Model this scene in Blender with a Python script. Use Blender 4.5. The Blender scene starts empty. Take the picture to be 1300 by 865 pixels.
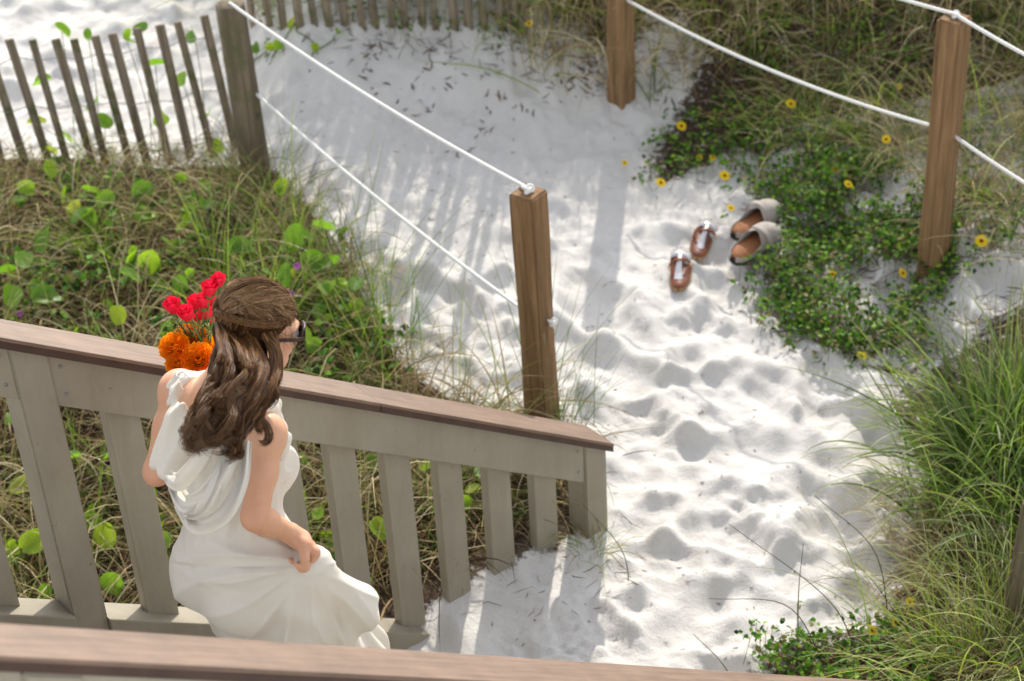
import bpy, bmesh, math, random
import numpy as np
from mathutils import Vector, Matrix
rnd = random.Random(7)
rng = np.random.default_rng(7)
S = bpy.context.scene
COL = S.collection

# ------------------------------------------------------------------ camera, sky, sun, exposure
FPX = 2528.0; TH = math.radians(36.0); RO = math.radians(3.3); CH = 4.24
FW = np.array([0, math.cos(TH), -math.sin(TH)])
_d0 = np.array([0, -math.sin(TH), -math.cos(TH)])
RT = math.cos(RO)*np.array([1., 0, 0]) + math.sin(RO)*_d0
DN = math.cos(RO)*_d0 - math.sin(RO)*np.array([1., 0, 0])
CP = np.array([0, 0, CH])
cam = bpy.data.cameras.new('camera'); co = bpy.data.objects.new('camera', cam); COL.objects.link(co)
cam.sensor_width = 36; cam.lens = FPX*36/1300; cam.clip_start = .05; cam.clip_end = 2000
m = Matrix.Identity(4)
for i in range(3):
    m[i][0] = RT[i]; m[i][1] = -DN[i]; m[i][2] = -FW[i]; m[i][3] = CP[i]
co.matrix_world = m
cam.dof.use_dof = True; cam.dof.focus_distance = 4.75; cam.dof.aperture_fstop = 4.0
S.camera = co
SUN_EL = math.radians(34); SUN_AZ = math.radians(8)      # azimuth measured from +Y towards +X
w = bpy.data.worlds.new("World"); S.world = w; w.use_nodes = True
nt = w.node_tree; bg = nt.nodes['Background']
sky = nt.nodes.new('ShaderNodeTexSky'); sky.sky_type = 'NISHITA'; sky.sun_disc = False
sky.sun_elevation = SUN_EL; sky.sun_rotation = SUN_AZ
hs = nt.nodes.new('ShaderNodeHueSaturation'); hs.inputs['Saturation'].default_value = .26     # hazy, pale sky
nt.links.new(sky.outputs[0], hs.inputs['Color']); nt.links.new(hs.outputs[0], bg.inputs[0]); bg.inputs[1].default_value = .15
sl = bpy.data.lights.new('sun', 'SUN'); sl.energy = 2.0; sl.angle = math.radians(.55); sl.color = (1, .93, .80)
so = bpy.data.objects.new('sun', sl); COL.objects.link(so)
sd = Vector((math.sin(SUN_AZ)*math.cos(SUN_EL), math.cos(SUN_AZ)*math.cos(SUN_EL), math.sin(SUN_EL)))
so.rotation_euler = sd.to_track_quat('Z', 'Y').to_euler(); so.location = (0, 12, 12)
S.view_settings.view_transform = 'Standard'; S.view_settings.look = 'None'
S.view_settings.exposure = 1.12; S.view_settings.gamma = 1

# ------------------------------------------------------------------ helpers
def ray(px, py): return RT*(px-650)/FPX + DN*(py-432.5)/FPX + FW
def atz(px, py, z=0.):
    v = ray(px, py); return CP + v*(z-CH)/v[2]
def atd(px, py, s): return CP + ray(px, py)*FPX/s      # point that shows at s pixels per metre
def proj(P):
    q = np.asarray(P) - CP; d = q@FW
    return 650+FPX*(q@RT)/d, 432.5+FPX*(q@DN)/d
def sm(x, a, b):
    t = np.clip((x-a)/(b-a), 0, 1); return t*t*(3-2*t)
def unit(v): v = np.asarray(v, float); return v/np.linalg.norm(v)
def inpoly(x, y, poly):
    x = np.asarray(x, float); y = np.asarray(y, float); c = np.zeros(x.shape, bool); n = len(poly)
    for i in range(n):
        x1, y1 = poly[i]; x2, y2 = poly[i-1]
        if y1 == y2: continue
        k = ((y1 > y) != (y2 > y)) & (x < (x2-x1)*(y-y1)/(y2-y1)+x1)
        c ^= k
    return c

def mesh_np(name, V, F, colors=None, smooth=True, mats=None):
    """V (n,3); F list of arrays, each (m,k)"""
    V = np.asarray(V, np.float32); me = bpy.data.meshes.new(name)
    if not isinstance(F, list): F = [F]
    F = [np.asarray(f, np.int32) for f in F if len(f)]
    me.vertices.add(len(V)); me.vertices.foreach_set('co', V.ravel())
    loops = np.concatenate([f.ravel() for f in F]); tot = np.concatenate([np.full(len(f), f.shape[1], np.int32) for f in F])
    me.loops.add(len(loops)); me.loops.foreach_set('vertex_index', loops)
    me.polygons.add(len(tot)); me.polygons.foreach_set('loop_start', np.concatenate([[0], np.cumsum(tot)[:-1]]).astype(np.int32))
    try: me.polygons.foreach_set('loop_total', tot)
    except Exception: pass
    me.polygons.foreach_set('use_smooth', np.full(len(tot), smooth))
    if colors is not None:
        a = me.color_attributes.new('Col', 'FLOAT_COLOR', 'POINT')
        c = np.ones((len(V), 4), np.float32); c[:, :3] = colors; a.data.foreach_set('color', c.ravel())
    me.update(calc_edges=True)
    if mats is not None: me.materials.append(mats)
    return me
def link(name, me, parent=None, loc=None, kind=None):
    o = bpy.data.objects.new(name, me); COL.objects.link(o)
    if parent is not None: o.parent = parent
    if loc is not None: o.location = loc
    if kind: o['kind'] = kind
    return o
def tag(o, label=None, cat=None, group=None, kind=None):
    if label: o['label'] = label
    if cat: o['category'] = cat
    if group: o['group'] = group
    if kind: o['kind'] = kind
    return o
def thing(name, label, cat, loc=(0, 0, 0), group=None):
    o = link(name, None, loc=[float(a) for a in loc]); o.empty_display_size = .05
    return tag(o, label, cat, group)

class MB:
    """collects geometry in world space, linked relative to a thing's base"""
    def __init__(s): s.V = []; s.F3 = []; s.F4 = []; s.C = []; s.n = 0
    def add(s, V, F4=(), F3=(), col=(1, 1, 1)):
        V = np.asarray(V, float); s.V.append(V)
        if len(F4): s.F4.append(np.asarray(F4)+s.n)
        if len(F3): s.F3.append(np.asarray(F3)+s.n)
        c = np.asarray(col, float); s.C.append(np.broadcast_to(c, (len(V), 3)) if c.ndim == 1 else c); s.n += len(V)
    def mesh(s, name, mat, org=(0, 0, 0), smooth=True):
        F = []
        if s.F3: F.append(np.concatenate(s.F3))
        if s.F4: F.append(np.concatenate(s.F4))
        return mesh_np(name, np.concatenate(s.V)-np.asarray(org), F, np.concatenate(s.C), smooth, mat)
    def build(s, name, mat, parent=None, smooth=True, org=None):
        if org is None:
            org = (0, 0, 0)
            p = parent
            while p is not None: org = np.asarray(org)+np.array(p.location); p = p.parent
        return link(name, s.mesh(name, mat, org, smooth), parent)

def cbox(mb, c, ax, ay, az, bev=.003, col=(1, 1, 1)):
    """chamfered box: half extents ax, ay, az as vectors"""
    bm = bmesh.new(); bmesh.ops.create_cube(bm, size=2)
    ls = [np.linalg.norm(a) for a in (ax, ay, az)]
    for v in bm.verts: v.co = Vector((v.co.x*ls[0], v.co.y*ls[1], v.co.z*ls[2]))
    if bev: bmesh.ops.bevel(bm, geom=bm.edges[:], offset=bev, segments=2, affect='EDGES', profile=.6)
    A = np.stack([unit(ax), unit(ay), unit(az)])
    V = np.array([v.co[:] for v in bm.verts])@A + np.asarray(c)
    bmesh.ops.triangulate(bm, faces=[f for f in bm.faces if len(f.verts) > 4])
    bm.verts.index_update()
    f4 = [[v.index for v in f.verts] for f in bm.faces if len(f.verts) == 4]
    f3 = [[v.index for v in f.verts] for f in bm.faces if len(f.verts) == 3]
    if np.linalg.det(A) < 0: f4 = [f[::-1] for f in f4]; f3 = [f[::-1] for f in f3]
    mb.add(V, f4, f3, col); bm.free()
def frames(P):
    P = np.asarray(P, float); T = np.gradient(P, axis=0); T /= np.linalg.norm(T, axis=1, keepdims=True)+1e-12
    up = np.array([0, 0, 1.]) if abs(T[0][2]) < .9 else np.array([1., 0, 0])
    N = np.zeros_like(P); n = np.cross(T[0], up); n /= np.linalg.norm(n); N[0] = n
    for i in range(1, len(P)):
        n = N[i-1]-T[i]*(N[i-1]@T[i]); N[i] = n/(np.linalg.norm(n)+1e-12)
    return T, N, np.cross(T, N)
def tube(mb, P, R, sides=8, flat=1., col=(1, 1, 1), twist=0, strands=3, amp=0., caps=True):
    P = np.asarray(P, float); n = len(P); R = np.broadcast_to(np.asarray(R, float), (n,))
    T, N, B = frames(P); s = np.concatenate([[0], np.cumsum(np.linalg.norm(np.diff(P, axis=0), axis=1))])
    a = np.arange(sides)*2*np.pi/sides
    A = a[None, :]; rr = R[:, None]*(1+amp*np.cos(strands*(A-twist*s[:, None])))
    V = P[:, None]+N[:, None]*(np.cos(A)*rr)[..., None]+B[:, None]*(np.sin(A)*rr*flat)[..., None]
    i, j = np.meshgrid(np.arange(n-1), np.arange(sides), indexing='ij'); j2 = (j+1) % sides
    F = np.stack([i*sides+j, i*sides+j2, (i+1)*sides+j2, (i+1)*sides+j], -1).reshape(-1, 4)
    V = V.reshape(-1, 3); f3 = []
    if caps:
        V = np.vstack([V, P[:1], P[-1:]]); a0 = n*sides
        f3 = [[a0, (k+1) % sides, k] for k in range(sides)]+[[a0+1, (n-1)*sides+k, (n-1)*sides+(k+1) % sides] for k in range(sides)]
    mb.add(V, F, f3, col)
def catmull(P, n):
    P = np.asarray(P, float); P = np.vstack([2*P[0]-P[1], P, 2*P[-1]-P[-2]]); k = len(P)-3
    out = []
    for t in np.linspace(0, k-1e-6, n):
        i = int(t); u = t-i; a, b, c, d = P[i:i+4]
        out.append(.5*((2*b)+(-a+c)*u+(2*a-5*b+4*c-d)*u*u+(-a+3*b-3*c+d)*u**3))
    return np.array(out)

# ------------------------------------------------------------------ materials
def mat(name):
    m = bpy.data.materials.new(name); m.use_nodes = True
    return m, m.node_tree, m.node_tree.nodes['Principled BSDF']
def N_(nt, t, **k):
    n = nt.nodes.new(t)
    for a, b in k.items(): setattr(n, a, b)
    return n
def noise(nt, scale, detail=4, rough=.6, vec=None, dist=0):
    n = N_(nt, 'ShaderNodeTexNoise'); n.inputs['Scale'].default_value = scale; n.inputs['Detail'].default_value = detail
    n.inputs['Roughness'].default_value = rough; n.inputs['Distortion'].default_value = dist
    if vec is not None: nt.links.new(vec, n.inputs['Vector'])
    return n
def ramp(nt, src, stops):
    r = N_(nt, 'ShaderNodeValToRGB'); e = r.color_ramp.elements
    while len(e) < len(stops): e.new(.5)
    for q, (p, c) in zip(e, stops): q.position = p; q.color = (*c, 1)
    nt.links.new(src, r.inputs[0]); return r
def mixc(nt, a, b, fac, mode='MIX'):
    n = N_(nt, 'ShaderNodeMix', data_type='RGBA', blend_type=mode)
    for s, v in ((6, a), (7, b), (0, fac)):
        if hasattr(v, 'is_output'): nt.links.new(v, n.inputs[s])
        elif s == 0: n.inputs[0].default_value = v
        else: n.inputs[s].default_value = (*v, 1)
    return n.outputs[2]
def bump(nt, b, h, strength=.3, dist=.01, prev=None):
    n = N_(nt, 'ShaderNodeBump'); n.inputs['Strength'].default_value = strength; n.inputs['Distance'].default_value = dist
    nt.links.new(h, n.inputs['Height'])
    if prev is not None: nt.links.new(prev.outputs[0], n.inputs['Normal'])
    nt.links.new(n.outputs[0], b.inputs['Normal']); return n
def coords(nt, scale=(1, 1, 1), rot=(0, 0, 0), kind='Object'):
    t = N_(nt, 'ShaderNodeTexCoord'); m = N_(nt, 'ShaderNodeMapping'); m.inputs['Scale'].default_value = scale; m.inputs['Rotation'].default_value = rot
    nt.links.new(t.outputs[kind], m.inputs[0]); return m.outputs[0]
def vcol(nt): return N_(nt, 'ShaderNodeVertexColor', layer_name='Col').outputs[0]

def m_sand():
    m, nt, b = mat('sand'); v = coords(nt)
    n1 = noise(nt, 3, 5, .6, v); n2 = noise(nt, 260, 3, .7, v); n3 = noise(nt, 34, 5, .65, v); n4 = noise(nt, 900, 2, .5, v)
    c = ramp(nt, n1.outputs[0], [(.3, (.655, .63, .60)), (.7, (.73, .71, .685))]).outputs[0]
    g = ramp(nt, n4.outputs[0], [(.25, (.55, .5, .45)), (.5, (1, 1, 1))]).outputs[0]
    c = mixc(nt, c, g, .35, 'MULTIPLY')
    # litter-stained ground under the plants, carried on the sheet's own colour
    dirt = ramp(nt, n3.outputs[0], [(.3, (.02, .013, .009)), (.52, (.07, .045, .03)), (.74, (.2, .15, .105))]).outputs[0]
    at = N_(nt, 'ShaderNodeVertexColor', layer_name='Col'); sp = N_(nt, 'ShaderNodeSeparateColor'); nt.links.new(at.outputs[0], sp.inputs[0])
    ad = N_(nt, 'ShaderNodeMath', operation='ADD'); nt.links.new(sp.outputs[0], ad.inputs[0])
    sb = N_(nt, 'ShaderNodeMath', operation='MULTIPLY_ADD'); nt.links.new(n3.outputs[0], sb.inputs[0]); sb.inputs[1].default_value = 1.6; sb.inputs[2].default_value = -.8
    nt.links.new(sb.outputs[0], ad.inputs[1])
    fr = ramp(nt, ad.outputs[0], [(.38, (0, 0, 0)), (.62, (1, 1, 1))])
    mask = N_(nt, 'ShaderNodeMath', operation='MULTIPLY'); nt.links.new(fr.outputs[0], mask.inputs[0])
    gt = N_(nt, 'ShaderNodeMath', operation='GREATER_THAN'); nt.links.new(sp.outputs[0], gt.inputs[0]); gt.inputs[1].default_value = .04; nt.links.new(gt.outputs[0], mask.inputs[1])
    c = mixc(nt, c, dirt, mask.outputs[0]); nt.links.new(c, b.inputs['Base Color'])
    b.inputs['Roughness'].default_value = .95; b.inputs['Specular IOR Level'].default_value = .15
    n6 = noise(nt, 95, 6, .8, v, .4); b1 = bump(nt, b, n3.outputs[0], .6, .012); b2 = bump(nt, b, n6.outputs[0], .7, .006, b1); bump(nt, b, n2.outputs[0], .6, .003, b2); return m
def m_veg(name='foliage', trans=.38, rough=.45, spec=.3):
    m, nt, b = mat(name); c = vcol(nt); v = coords(nt)
    n = noise(nt, 60, 3, .6, v); k = ramp(nt, n.outputs[0], [(.3, (.72, .7, .66)), (.7, (1.2, 1.2, 1.15))]).outputs[0]
    c = mixc(nt, c, k, .8, 'MULTIPLY'); nt.links.new(c, b.inputs['Base Color']); b.inputs['Roughness'].default_value = rough
    b.inputs['Specular IOR Level'].default_value = spec
    t = N_(nt, 'ShaderNodeBsdfTranslucent'); c2 = mixc(nt, c, (1.35, 1.5, .75), 1., 'MULTIPLY'); nt.links.new(c2, t.inputs[0])
    mx = N_(nt, 'ShaderNodeMixShader'); mx.inputs[0].default_value = trans
    nt.links.new(b.outputs[0], mx.inputs[1]); nt.links.new(t.outputs[0], mx.inputs[2])
    nt.links.new(mx.outputs[0], nt.nodes['Material Output'].inputs[0]); return m
def m_leaf():
    m, nt, b = mat('round_leaf'); v = coords(nt)
    oi = N_(nt, 'ShaderNodeObjectInfo'); n = noise(nt, 22, 3, .6, v)
    c = ramp(nt, oi.outputs['Random'], [(0, (.07, .18, .015)), (.4, (.14, .29, .02)), (.8, (.24, .40, .025)), (1, (.38, .42, .04))]).outputs[0]
    k = ramp(nt, n.outputs[0], [(.3, (.75, .75, .7)), (.7, (1.15, 1.15, 1.1))]).outputs[0]
    c = mixc(nt, c, k, .8, 'MULTIPLY')
    wv = N_(nt, 'ShaderNodeTexWave', wave_type='BANDS', bands_direction='DIAGONAL'); wv.inputs['Scale'].default_value = 26; wv.inputs['Distortion'].default_value = .6
    nt.links.new(v, wv.inputs['Vector']); vn = ramp(nt, wv.outputs[0], [(.9, (0, 0, 0)), (1, (1, 1, 1))]).outputs[0]
    c = mixc(nt, c, (.3, .42, .1), vn); c2 = mixc(nt, c, (1.7, 1.75, .8), 1., 'MULTIPLY')
    nt.links.new(c, b.inputs['Base Color']); b.inputs['Roughness'].default_value = .38; b.inputs['Specular IOR Level'].default_value = .3; bump(nt, b, n.outputs[0], .2, .003)
    t = N_(nt, 'ShaderNodeBsdfTranslucent'); nt.links.new(c2, t.inputs[0]); mx = N_(nt, 'ShaderNodeMixShader'); mx.inputs[0].default_value = .5
    nt.links.new(b.outputs[0], mx.inputs[1]); nt.links.new(t.outputs[0], mx.inputs[2]); nt.links.new(mx.outputs[0], nt.nodes['Material Output'].inputs[0]); return m
def m_wood(name, dark, light, scale=(26, 26, 1.6), rough=.8, knots=True, axis_rot=(0, 0, 0), green=None):
    m, nt, b = mat(name); v = coords(nt, scale, axis_rot); v1 = coords(nt)
    oi = N_(nt, 'ShaderNodeObjectInfo'); av = N_(nt, 'ShaderNodeVectorMath', operation='ADD'); nt.links.new(v, av.inputs[0]); nt.links.new(oi.outputs['Random'], av.inputs[1])
    n = noise(nt, 1.6, 8, .72, av.outputs[0], .9); wv = N_(nt, 'ShaderNodeTexWave', wave_type='RINGS', rings_direction='Z'); wv.inputs['Scale'].default_value = .38
    wv.inputs['Distortion'].default_value = 5; wv.inputs['Detail'].default_value = 4; nt.links.new(av.outputs[0], wv.inputs['Vector'])
    c = ramp(nt, n.outputs[0], [(.28, dark), (.72, light)]).outputs[0]
    g = ramp(nt, wv.outputs[0], [(0, (.62, .56, .5)), (.4, (1, 1, 1)), (1, (1.08, 1.06, 1.04))]).outputs[0]
    c = mixc(nt, c, g, .65, 'MULTIPLY')
    if knots:
        vo = N_(nt, 'ShaderNodeTexVoronoi'); vo.inputs['Scale'].default_value = 7; vo.inputs['Randomness'].default_value = 1
        vv = coords(nt, (1, 1, .55)); nt.links.new(vv, vo.inputs['Vector'])
        k = ramp(nt, vo.outputs[0], [(.055, (.28, .2, .14)), (.1, (1, 1, 1))]).outputs[0]; c = mixc(nt, c, k, .85, 'MULTIPLY')
    if green:
        n2 = noise(nt, 9, 4, .6, v1); k = ramp(nt, n2.outputs[0], [(.5, (0, 0, 0)), (.68, (1, 1, 1))]).outputs[0]; c = mixc(nt, c, green, k)
    nt.links.new(c, b.inputs['Base Color']); b.inputs['Roughness'].default_value = rough; b.inputs['Specular IOR Level'].default_value = .25
    bump(nt, b, n.outputs[0], .55, .003); return m
def m_paint():
    m, nt, b = mat('greige_paint'); v = coords(nt); n = noise(nt, 5, 6, .65, v); n2 = noise(nt, 90, 4, .6, v); n3 = noise(nt, 21, 6, .75, v)
    c = ramp(nt, n.outputs[0], [(.3, (.265, .232, .175)), (.7, (.315, .28, .215))]).outputs[0]
    k = ramp(nt, n3.outputs[0], [(.29, (.42, .36, .28)), (.36, (1, 1, 1))]).outputs[0]; c = mixc(nt, c, k, .75, 'MULTIPLY')
    n4 = noise(nt, 1.2, 8, .75, coords(nt, (9, 9, 1.3)), 1.2); k = ramp(nt, n4.outputs[0], [(.34, (.90, .88, .85)), (.5, (1, 1, 1)), (.66, (1.06, 1.05, 1.03))]).outputs[0]; c = mixc(nt, c, k, .9, 'MULTIPLY')
    n5 = noise(nt, 60, 3, .8, v); k = ramp(nt, n5.outputs[0], [(.2, (.35, .3, .24)), (.24, (1, 1, 1))]).outputs[0]; c = mixc(nt, c, k, .8, 'MULTIPLY')
    nt.links.new(c, b.inputs['Base Color']); b.inputs['Roughness'].default_value = .62; bump(nt, b, n2.outputs[0], .25, .0015); return m
def m_cap():
    m, nt, b = mat('composite_board'); t = N_(nt, 'ShaderNodeTexCoord'); mp = N_(nt, 'ShaderNodeMapping')
    # grain runs along the rail: rotate world into the rail's own frame
    M = Matrix((RAILV, RAILP, np.cross(RAILV, RAILP))).to_3x3(); mp.inputs['Rotation'].default_value = M.to_euler(); mp2 = N_(nt, 'ShaderNodeMapping'); mp2.inputs['Scale'].default_value = (3, 60, 60)
    nt.links.new(t.outputs['Object'], mp.inputs[0]); nt.links.new(mp.outputs[0], mp2.inputs[0])
    n = noise(nt, 1.3, 7, .7, mp2.outputs[0]); n2 = noise(nt, 14, 5, .6, t.outputs['Object'])
    c = ramp(nt, n.outputs[0], [(.3, (.115, .068, .042)), (.7, (.245, .16, .112))]).outputs[0]
    k = ramp(nt, n2.outputs[0], [(.3, (.8, .78, .76)), (.7, (1.12, 1.1, 1.1))]).outputs[0]; c = mixc(nt, c, k, .8, 'MULTIPLY')
    nt.links.new(c, b.inputs['Base Color']); b.inputs['Roughness'].default_value = .55; bump(nt, b, n.outputs[0], .4, .0015); return m
def m_plain(name, col, rough=.6, spec=.5, metal=0, nscale=30, var=.15, bs=.15, sheen=0, trans=0, bd=.002):
    m, nt, b = mat(name); v = coords(nt); n = noise(nt, nscale, 5, .6, v)
    c = ramp(nt, n.outputs[0], [(.3, tuple(x*(1-var) for x in col)), (.7, tuple(x*(1+var) for x in col))]).outputs[0]
    nt.links.new(c, b.inputs['Base Color']); b.inputs['Roughness'].default_value = rough; b.inputs['Specular IOR Level'].default_value = spec; b.inputs['Metallic'].default_value = metal
    if sheen: b.inputs['Sheen Weight'].default_value = sheen
    bump(nt, b, n.outputs[0], bs, bd)
    if trans:
        t = N_(nt, 'ShaderNodeBsdfTranslucent'); nt.links.new(c, t.inputs[0]); mx = N_(nt, 'ShaderNodeMixShader'); mx.inputs[0].default_value = trans
        nt.links.new(b.outputs[0], mx.inputs[1]); nt.links.new(t.outputs[0], mx.inputs[2]); nt.links.new(mx.outputs[0], nt.nodes['Material Output'].inputs[0])
    return m
def m_skin():
    m, nt, b = mat('skin'); v = coords(nt); n = noise(nt, 16, 6, .7, v); n2 = noise(nt, 260, 4, .7, v)
    k = ramp(nt, n.outputs[0], [(.3, (.96, .88, .82)), (.7, (1.03, 1.08, 1.02))]).outputs[0]; c = mixc(nt, vcol(nt), k, 1., 'MULTIPLY')
    nt.links.new(c, b.inputs['Base Color']); b.inputs['Roughness'].default_value = .48
    b.inputs['Subsurface Weight'].default_value = .18; b.inputs['Subsurface Radius'].default_value = (.9, .35, .2); b.inputs['Subsurface Scale'].default_value = .012
    bump(nt, b, n2.outputs[0], .25, .0008); return m
def m_dress():
    m, nt, b = mat('ivory_satin'); v = coords(nt); n = noise(nt, 6, 4, .55, v); n2 = noise(nt, 700, 2, .5, v)
    c = ramp(nt, n.outputs[0], [(.3, (.78, .725, .63)), (.7, (.83, .78, .69))]).outputs[0]; nt.links.new(c, b.inputs['Base Color'])
    b.inputs['Roughness'].default_value = .5; b.inputs['Sheen Weight'].default_value = .3; b.inputs['Sheen Roughness'].default_value = .4
    b1 = bump(nt, b, n.outputs[0], .3, .01); bump(nt, b, n2.outputs[0], .1, .0004, b1)
    t = N_(nt, 'ShaderNodeBsdfTranslucent'); nt.links.new(c, t.inputs[0]); mx = N_(nt, 'ShaderNodeMixShader'); mx.inputs[0].default_value = .18
    nt.links.new(b.outputs[0], mx.inputs[1]); nt.links.new(t.outputs[0], mx.inputs[2]); nt.links.new(mx.outputs[0], nt.nodes['Material Output'].inputs[0]); return m
def m_hair():
    m, nt, b = mat('brown_hair'); c = vcol(nt); nt.links.new(c, b.inputs['Base Color']); b.inputs['Roughness'].default_value = .34; b.inputs['Specular IOR Level'].default_value = .38
    t = N_(nt, 'ShaderNodeBsdfTranslucent'); nt.links.new(mixc(nt, c, (1.6, 1.2, .8), 1., 'MULTIPLY'), t.inputs[0]); mx = N_(nt, 'ShaderNodeMixShader'); mx.inputs[0].default_value = .2
    nt.links.new(b.outputs[0], mx.inputs[1]); nt.links.new(t.outputs[0], mx.inputs[2]); nt.links.new(mx.outputs[0], nt.nodes['Material Output'].inputs[0]); return m

# rail frame
RVD = unit(ray(2784, 912)); RAILB = atd(757, 551, 412)
hx = unit(np.array([RVD[0], RVD[1], 0])); RAILP = np.array([hx[1], -hx[0], 0.])     # horizontal, towards the camera side
RAILV = RVD; RAILN = unit(np.cross(RAILV, RAILP)); RAILN = RAILN if RAILN[2] > 0 else -RAILN
UP = np.array([0, 0, 1.])

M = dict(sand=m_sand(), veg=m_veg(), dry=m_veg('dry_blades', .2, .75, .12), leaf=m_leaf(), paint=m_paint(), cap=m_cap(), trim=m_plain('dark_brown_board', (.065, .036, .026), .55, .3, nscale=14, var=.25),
         post=m_wood('treated_pine', (.125, .072, .033), (.35, .21, .105)), oldwood=m_wood('weathered_wood', (.10, .075, .05), (.24, .19, .135), green=(.11, .12, .05)),
         picket=m_wood('weathered_picket', (.14, .11, .08), (.32, .26, .19), knots=False, green=(.10, .11, .04)),
         tread=m_wood('grey_deck_wood', (.2, .17, .13), (.36, .32, .26), knots=False),
         rope=m_plain('white_rope', (.74, .73, .70), .8, .3, nscale=220, var=.1, bs=.4), bark=m_plain('dead_litter', (.16, .105, .07), .95, .2, nscale=60, var=.5),
         skin=m_skin(), dress=m_dress(), hair=m_hair(), lens=m_plain('dark_lens', (.010, .006, .004), .5, .1, var=.05, bs=0), frame=m_plain('tortoise_frame', (.035, .016, .008), .4, .3, nscale=90, var=.6, bs=0),
         gold=m_plain('gold', (.8, .55, .25), .25, .5, 1, bs=0), wire=m_plain('galvanised_wire', (.3, .3, .3), .5, .5, .8),
         rose=m_plain('rose_petal', (.80, .015, .06), .45, .4, nscale=40, var=.25, trans=.45), orange=m_plain('ranunculus_petal', (.97, .33, .008), .5, .35, nscale=40, var=.15, trans=.5),
         yellow=m_plain('yellow_petal', (.90, .64, .006), .5, .3, nscale=90, var=.15, trans=.35), centre=m_plain('flower_centre', (.16, .045, .01), .9, .2, nscale=300, var=.5, bs=.6),
         purple=m_plain('purple_petal', (.5, .12, .5), .5, .4, trans=.4), stem=m_plain('green_stem', (.08, .15, .03), .6, .4),
         suede=m_plain('taupe_suede', (.42, .37, .33), .95, .15, nscale=120, var=.14, bs=.4, sheen=.4), insole=m_plain('brown_insole', (.33, .14, .06), .75, .3, nscale=70, var=.2),
         sole=m_plain('dark_sole', (.03, .025, .022), .8, .3), leather=m_plain('chestnut_leather', (.17, .045, .018), .35, .4, nscale=50, var=.25), strap=m_plain('silver_strap', (.62, .60, .62), .22, .6, .35, nscale=50, var=.08, bs=.05),
         cork=m_plain('cork_edge', (.34, .21, .11), .9, .2, nscale=200, var=.4), lint=m_plain('ribbon', (.75, .72, .68), .5, .4))

# ------------------------------------------------------------------ the sand sheet
def fbm(x, y, seed, octs=((1., 1.),)):
    r = np.random.default_rng(seed); out = np.zeros_like(x)
    for f, a in octs:
        for _ in range(7):
            th = r.uniform(0, 2*np.pi); k = 2*np.pi*f*r.uniform(.7, 1.4); out += a/3.2*np.sin(k*(x*np.cos(th)+y*np.sin(th))+r.uniform(0, 6.28))
    return out
X0, X1, Y0, Y1, HS = -3.0, 3.3, 3.0, 10.0, .0125
def zbase(x, y):
    x = np.asarray(x, float); y = np.asarray(y, float)
    z = .02*fbm(x, y, 3, ((.25, 1.), (.6, .5)))
    z = z+.46*sm(y, 7.05+.12*np.sin(x*2.1), 8.15)*sm(x, -1.25, -.75)                    # bank under the back fence
    z = z+.12*sm(-x, -.1, .9)*sm(y, 4.6, 5.6)*(1-sm(y, 6.9, 7.6))                        # planted mound on the left
    edge = np.interp(y, [2.5, 3.6, 4.6, 5.5, 6.3, 7.2, 8.2], [.95, 1.0, 1.22, 1.35, .95, .75, .95])
    z = z+.20*sm(x, edge, edge+.9)                                                       # planted slope on the right
    d = (x-.0)*RAILP[0]+(y-4.5)*RAILP[1]; e = (x+.12)*hx[0]+(y-4.47)*hx[1]
    z = z+.085*np.exp(-((d+.05)/.38)**2-((e)/.42)**2)                                    # sand drifted round the rail's foot
    z = z+.5*sm(y, 11, 40)*(1+fbm(x*.1, y*.1, 9, ((.5, 1.),)))*.6
    return z
# planted areas as outlines on the ground
PL_L = [tuple(atz(*p)[:2]) for p in [(-700, 226), (0, 228), (100, 222), (200, 240), (335, 236), (352, 240), (392, 290), (430, 340), (462, 400), (500, 468), (560, 512), (640, 540), (712, 560), (728, 620), (742, 692)]]+[(0.13, 4.68), (-.15, 4.50), (-.35, 4.34), (-2.4, 2.62), (-6, 2.6), (-6, 6.5)]
PL_R = [tuple(atz(*p)[:2]) for p in [(400, 28), (430, 75), (540, 62), (680, 92), (760, 120), (800, 118), (850, 95), (890, 112), (822, 190), (830, 240), (905, 205), (1000, 195), (925, 262), (945, 330), (940, 375), (985, 440), (1060, 452), (1130, 475), (1175, 460), (1180, 400), (1215, 345), (1300, 345), (1300, 400), (1120, 500), (1170, 600), (1150, 700), (1110, 790), (960, 815), (950, 900), (1500, 1000), (2200, 500), (1900, -200), (400, -260)]]
gx = np.arange(X0, X1+1e-6, HS); gy = np.arange(Y0, Y1+1e-6, HS)
GX, GY = np.meshgrid(gx, gy, indexing='xy')
GZ = zbase(GX, GY)
def blur(A, n):
    for _ in range(n):
        A = (A+np.roll(A, 1, 0)+np.roll(A, -1, 0)+np.roll(A, 1, 1)+np.roll(A, -1, 1))/5
    return A
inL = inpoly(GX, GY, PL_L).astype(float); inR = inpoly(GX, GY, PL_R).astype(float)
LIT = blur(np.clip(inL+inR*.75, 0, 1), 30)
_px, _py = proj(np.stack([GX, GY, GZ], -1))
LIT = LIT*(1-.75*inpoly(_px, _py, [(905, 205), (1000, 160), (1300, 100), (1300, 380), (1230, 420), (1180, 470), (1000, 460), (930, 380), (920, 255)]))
OPEN = np.clip(1-LIT*1.3, 0, 1)
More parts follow.
